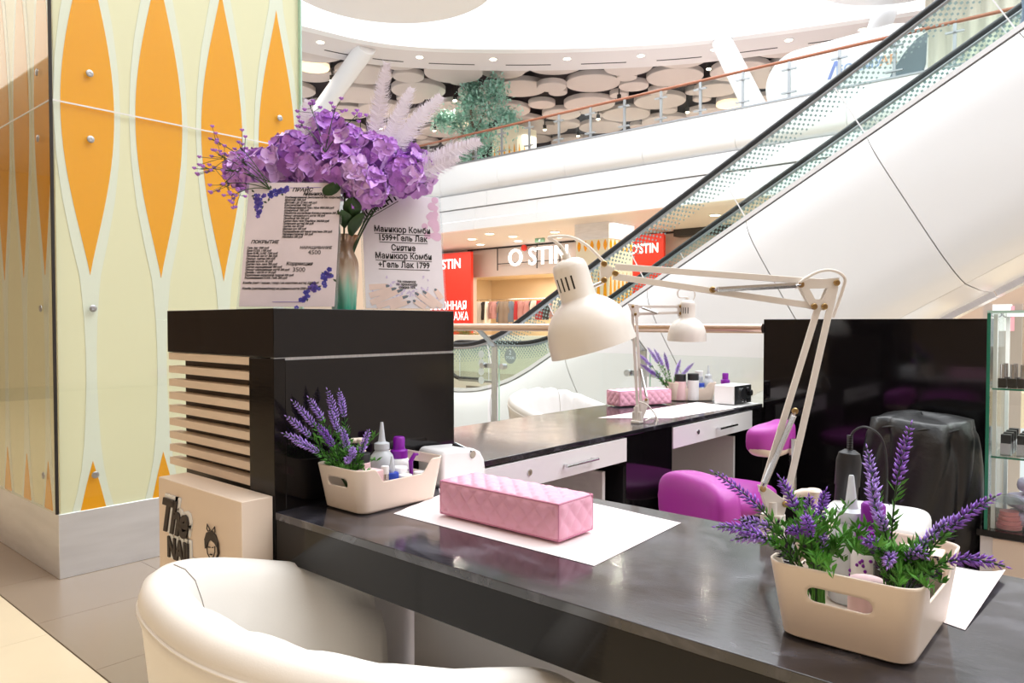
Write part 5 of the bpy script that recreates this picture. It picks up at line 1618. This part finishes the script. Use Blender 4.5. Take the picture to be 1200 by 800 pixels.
tx('\n'.join(['Гель лак 1000 руб', 'База KODI, 1100 руб', 'База RUBI, LUXE, 1200 руб', 'Лечебный лак от 300 руб', 'Ремонт, снятие 200 руб', 'Дизайн ноготь 50 руб', 'Снятие гель лака 300 руб', 'Снятие наращивания 400 руб', 'Ремонт наращивания ногтя 200 руб', 'Дизайн 1 ногтя от 50 руб', 'Укрепление акриловой пудрой 300 руб', 'Выравнивание KODI, Гель 200 руб']), -.455, .462, .0082, shear=.3, line=.9, sx=.80, bold=.0002)
tx('НАРАЩИВАНИЕ', .26, .463, .0105, 'CENTER', shear=.2, bold=.0002); tx('4500', .25, .42, .0165, 'CENTER')
tx('Коррекция', .10, .335, .0128, 'CENTER', shear=.25, bold=.0003); tx('3500', .10, .285, .0165, 'CENTER')
tx('Комби (снят / маник / покр / на короткие ногти) 2200 руб', -.47, .190, .0086, shear=.3, sx=.82, bold=.0002)
tx('Комби (снят/маник/покр) на длинные ногти 2500 руб', -.47, .147, .0086, shear=.3, sx=.80, bold=.0002)
g = G(); g2 = G(); g3 = G()
def flo(gx, x, y, r_):
    a0 = rng.uniform(0, 6)
    for k in range(5):
        a = a0 + 2 * PI * k / 5; c = at(x * W, y * h, .0003) + (U * math.cos(a) + Vv * math.sin(a)) * r_ * .6
        gx.prism([(r_ * .5 * math.cos(2 * PI * i / 8), r_ * .5 * math.sin(2 * PI * i / 8)) for i in range(8)], c, U, Vv, .0003)
spots = []
for i in range(26):
    a = rng.random(); spots.append((-.40 + .32 * a + rng.gauss(0, .02), .945 - .10 * (1 - a) + .03 * a * (1 - a) * 4 - .02 + rng.gauss(0, .013)))
for i in range(20):
    a = rng.random(); spots.append((-.40 + rng.gauss(0, .02) + .03 * (1 - a), .72 + .2 * a))
for i in range(34):
    a = rng.random(); spots.append((.42 - .30 * a ** 1.5 + rng.gauss(0, .02), .30 - .24 * a + rng.gauss(0, .02)))
for x, y in spots: flo(rng.choice((g, g, g2)), x, y, rng.uniform(.004, .0068))
for x, y in spots[::3]:
    d = rng.uniform(0, 6); g3.prism([(0, -.002), (.007, -.003), (.012, 0), (.006, .003)], at(x * W + .008 * math.cos(d), y * h + .008 * math.sin(d), .00025), U * math.cos(d) + Vv * math.sin(d), Vv * math.cos(d) - U * math.sin(d), .0002)
g.build('flower_print', 'inkblue', t, kind='stuff'); g2.build('flower_print', 'inklil', t, kind='stuff'); g3.build('leaf_print', 'inkgreen', t, kind='stuff')
g = G(); g.bar(at(-.05 * W, .953 * h, .0003), at(.28 * W, .957 * h, .0003), .0002, .0012, Vv).bar(at(-.15 * W, .052 * h, .0003), at(.18 * W, .052 * h, .0003), .0002, .0012, Vv); g.build('rule_line', 'inklil', t)

t, at, U, Vv, W, h = board('offer_board', 'white manicure offer board with a printed photo of hands, right on the black cabinet', (1.290, 1.659, 1.235), (1.501, 1.553, 1.235), (1.529, 1.61, 1.578), (1.317, 1.718, 1.57), 'sheetw')
g = G()
for i in range(26):
    x, y = .46 - abs(rng.gauss(0, .08)), .72 + rng.gauss(0, .13)
    if y > .97 or y < .5: continue
    r_ = rng.uniform(.006, .014); g.prism([(r_ * math.cos(2 * PI * k / 10), r_ * math.sin(2 * PI * k / 10)) for k in range(10)], at(x * W - .004, y * h, .0001 + .00001 * i), U, Vv, .0001)
g.build('smoke_print', 'pinkprint', t)
for body, x, y, s in (('Маникюр Комби', 0, .665, .0255), ('1599+Гель Лак', 0, .592, .0255), ('Снятие', .0, .508, .0255), ('Маникюр Комби', .0, .437, .0255), ('+Гель Лак 1799', .0, .362, .0255)):
    o = text(body, s * .96, 'ink', t, at(x * W, y * h, .0004), U, Vv, 'lettering', .0002, .00065, 0, 'CENTER', 1.04, .82)
    wv = [v.co.dot(U) for v in o.data.vertices]
    G().bar(at(min(wv), y * h - .0055, .0004), at(max(wv), y * h - .0055, .0004), .0003, .0018, Vv).build('underline', 'ink', t)
a = R(33); U2 = U * math.cos(a) + Vv * math.sin(a); V2 = Vv * math.cos(a) - U * math.sin(a)
text('МОМЕНТ', .030, 'ink', t, at(-.27 * W, .855 * h, .0004), U2, V2, 'lettering', .0002, .0010)
G().bar(at(-.27 * W, .855 * h, .0004) - U2 * .062 - V2 * .006, at(-.27 * W, .855 * h, .0004) + U2 * .062 - V2 * .006, .0003, .002, V2).build('underline', 'ink', t)
g = G()
for i in range(60):
    x, y = rng.gauss(0, .22), .16 + rng.gauss(0, .055)
    if abs(x) > .46 or y < .04: continue
    r_ = rng.uniform(.004, .009); d = rng.uniform(0, 6)
    g.prism([(0, -r_ * .4), (r_, -r_ * .5), (r_ * 1.6, 0), (r_, r_ * .5)], at(x * W, y * h, .00005 + .000004 * i), U * math.cos(d) + Vv * math.sin(d), Vv * math.cos(d) - U * math.sin(d), .0001)
g.build('petal_print', 'lilacprint', t, kind='stuff')
def fingerp(x0, y0, x1, y1, w0, m, lvl):
    p, q_ = at(x0 * W, y0 * h, lvl), at(x1 * W, y1 * h, lvl); d = (q_ - p).normalized(); s = N_.cross(d); L = (q_ - p).length
    poly = [(0, -w0), (L * .5, -w0 * .95), (L * .9, -w0 * .8), (L, -w0 * .3), (L, w0 * .3), (L * .9, w0 * .8), (L * .5, w0 * .95), (0, w0)]
    G().prism(poly, p, d, s, .0001).build('finger_print', m, t)
    G().prism([(L * .84, -w0 * .5), (L * .98, -w0 * .4), (L * 1.04, 0), (L * .98, w0 * .4), (L * .84, w0 * .5)], p + N_ * .0001, d, s, .0001).build('nail_print', 'greyfab', t)
N_ = U.cross(Vv)
for i, (x0, y0, x1, y1) in enumerate(((-.44, .19, -.20, .205), (-.44, .12, -.12, .185), (-.43, .06, -.04, .175), (-.36, .03, .02, .12), (-.20, .025, .05, .075))):
    fingerp(x0, y0, x1, y1, .0085, 'skin', .0003 + .00005 * i)
for i, (x0, y0, x1, y1) in enumerate(((.45, .10, .37, .185), (.44, .03, .22, .165), (.36, .025, .12, .15), (.24, .025, .09, .085))):
    fingerp(x0, y0, x1, y1, .0085, 'skin', .0006 + .00005 * i)
text('На маникюр\nпо промокоду\nскидка 10%', .010, 'ink', t, at(.02 * W, .235 * h, .0009), U, Vv, 'lettering', .0002, .0002, 0, 'CENTER', 1.0, .9, .85)

va = thing('glass_vase', 'twisted glass vase fading from brown to green between the two boards', 'vase', (1.228, 1.672, 1.2338))
def vz(u, v):
    a = 2 * PI * u; z = .205 * v
    r_ = .033 + .006 * math.sin(PI * v * .9) - .013 * math.exp(-((v - .82) / .12) ** 2) + .006 * max(0, (v - .9) / .1)
    r_ *= 1 + .05 * math.cos(6 * a + 5 * v)
    return V(r_ * math.cos(a), r_ * math.sin(a), z)
G().grid(vz, 60, 30, True).build('vase_body', 'vase', va, sharp=80)
G().lathe([(0, .004), (.032, 0)], n=24).build('vase_base', 'vase', va)

# ---------------------------------------------------------------- bouquet of hydrangeas, feathers and small sprays
bq = thing('flower_bouquet', 'artificial bouquet of lilac hydrangeas and pale feathers in the glass vase', 'flowers', (1.228, 1.672, 1.36))
BO = V(1.228, 1.672, 1.36)
def petal_floret(m, seed):
    r2 = random.Random(seed); g = G()
    for k in range(4):
        a = PI / 2 * k + r2.uniform(-.15, .15); L = .0245 * r2.uniform(.85, 1.12); wd = .0125 * r2.uniform(.9, 1.1); up_ = r2.uniform(.15, .55); curl = r2.uniform(-.012, .006)
        ca, sa = math.cos(a), math.sin(a)
        def fn(u, v):
            s = (u - .5) * 2; w_ = wd * math.sin(PI * min(1, .12 + .83 * v)) ** .7
            x = L * v; y = s * w_; z_ = up_ * x + curl * v * v + .003 * s * s + .0012 * math.sin(6 * s + seed)
            return V(x * ca - y * sa, x * sa + y * ca, z_)
        g.grid(fn, 5, 5)
    g.ell((0, 0, .003), .0022, 6, 4)
    return g.mesh('floret', m, 180)
FM = [petal_floret(m, s) for s in (1, 2, 3) for m in ('petal0', 'petal1', 'petal2')]
heads = [((1.139, 1.91, 1.624), 0.078), ((1.197, 1.845, 1.668), 0.085), ((1.225, 1.657, 1.599), 0.072), ((1.317, 1.644, 1.652), 0.082), ((1.243, 1.589, 1.559), 0.055), ((1.399, 1.595, 1.622), 0.075), ((1.27, 1.809, 1.736), 0.075), ((1.135, 2.007, 1.644), 0.065), ((1.207, 1.77, 1.623), 0.066), ((1.263, 1.708, 1.69), 0.068), ((1.343, 1.567, 1.603), 0.055)]
gs = G()
for hi, (c, r_) in enumerate(heads):
    c = Vector(c) - BO
    gs.tube(bez((0, 0, -.1), (c.x * .1, c.y * .1, .12), c, 10), .0025, 6)
    hd_ = G().ell(c, (r_ * .72, r_ * .72, r_ * .66), 16, 10).build('flower_head', 'petal2', bq)
    nf = 29
    for i in range(nf):
        z_ = 1 - 2 * (i + .5) / nf; a = i * 2.399963 + hi
        if z_ < -.85: continue
        s_ = math.sqrt(1 - z_ * z_); d = V(s_ * math.cos(a), s_ * math.sin(a), z_)
        rot = d.to_track_quat('Z', 'Y').to_matrix().to_4x4() @ Matrix.Rotation(rng.uniform(0, 6), 4, 'Z') @ Matrix.Rotation(rng.uniform(-.4, .4), 4, 'X')
        inst('floret', rng.choice(FM), hd_, mtx=Matrix.Translation(c + V(d.x * r_ * .8, d.y * r_ * .8, d.z * r_ * .74)) @ rot @ Matrix.Scale(rng.uniform(1.05, 1.4), 4))
gs.build('stems', 'greend', bq)
g = G()
for c, d, L in (((1.215, 1.615, 1.47), (-.3, -.4, .8), .07), ((1.22, 1.62, 1.43), (.1, -.5, .9), .07), ((1.17, 1.65, 1.52), (-.2, -.6, .7), .06), ((1.2, 1.63, 1.45), (-.5, -.4, .7), .06)):
    p = Vector(c) - BO; d = Vector(d).normalized(); _, s, u_ = basis(d)
    def fn(a, v): return p + d * L * v + s * (a - .5) * .05 * math.sin(PI * (.06 + .9 * v)) + u_ * (.012 * (a - .5) ** 2 * 4 - .01 * v * v)
    g.grid(fn, 5, 8)
g.build('leaves', 'greend', bq)
def feather(tip, root, wdt, bow, n=190):
    g = G(); tip, root = Vector(tip) - BO, Vector(root) - BO
    P = bez(root, (tip + root) / 2 + Vector(bow), tip, 40)
    g.tube(P[::3] + [P[-1]], [.0016 * (1 - .06 * i) for i in range(len(P[::3]) + 1)], 5)
    view = V(.756, .655, 0)
    for i in range(n):
        t_ = .12 + .88 * i / n; k = min(38, int(t_ * 39)); p = P[k].lerp(P[k + 1], t_ * 39 - k); d = (P[k + 1] - P[k]).normalized()
        s = d.cross(view).normalized()
        for sg_ in (-1, 1):
            L = wdt * (math.sin(PI * min(1, (.15 + .78 * t_))) ** .6) * rng.uniform(.7, 1.15)
            o = s * sg_ * 1.25
            jit = view * rng.uniform(-.35, .35)
            a_, b_, c_ = p, p + (d * .45 + o * .85 + jit).normalized() * L * .55, p + (d * .95 + o * .7 + jit * 1.3).normalized() * L
            c_ += V(0, 0, -.25 * L * rng.random())
            q = .0010
            g.add([a_ - d * q, a_ + d * q, b_ + d * q, b_ - d * q, c_], [(0, 1, 2, 3), (3, 2, 4)])
    g.build('feather', 'feather', bq, sharp=180)
feather((1.336, 1.617, 1.920), (1.285, 1.65, 1.56), .045, (.0, 0, .0))
feather((1.470, 1.540, 1.845), (1.29, 1.64, 1.56), .048, (-.02, .01, .02))
feather((1.525, 1.440, 1.712), (1.29, 1.63, 1.55), .048, (.0, .0, .03))
feather((1.470, 1.470, 1.660), (1.30, 1.62, 1.54), .040, (.0, .0, .02))
feather((1.215, 1.815, 1.83), (1.18, 1.78, 1.62), .040, (-.01, .01, .0))
feather((1.40, 1.585, 1.86), (1.29, 1.64, 1.58), .040, (-.01, .0, .0))
gs = G(); gp = G()
def spray_(root, tip, spread, n, r_):
    root, tip = Vector(root) - BO, Vector(tip) - BO
    gs.tube(bez(root, (root + tip) / 2 + V(0, 0, .02), tip, 8), .0012, 5)
    for i in range(n):
        e = tip + V(rng.gauss(0, spread), rng.gauss(0, spread), rng.gauss(0, spread)); gs.tube([tip.lerp(root, .2 * rng.random()), e], .0007, 4)
        gp.ell(e, (r_, r_, r_ * .85), 7, 5)
        for k in range(5):
            a = 2 * PI * k / 5; gp.ell(e + V(math.cos(a) * r_, math.sin(a) * r_, r_ * .4), r_ * .5, 5, 4)
for tip in ((.985, 1.83, 1.60), (.97, 1.86, 1.64), (1.0, 1.80, 1.62), (.965, 1.845, 1.56), (.98, 1.80, 1.53), (1.01, 1.82, 1.66)):
    spray_((1.06, 1.76, 1.55), tip, .018, 12, .0042)
spray_((1.06, 1.76, 1.57), (.93, 1.875, 1.60), .012, 6, .0042); spray_((1.06, 1.76, 1.57), (.965, 1.885, 1.685), .012, 5, .004)
for tip in ((1.19, 1.77, 1.80), (1.165, 1.78, 1.745), (1.225, 1.70, 1.785), (1.275, 1.66, 1.775)):
    spray_((1.19, 1.70, 1.66), tip, .013, 7, .0048)
gs.build('spray_stems', 'greend', bq, kind='stuff'); gp.build('spray_blossoms', 'petal2', bq, kind='stuff')
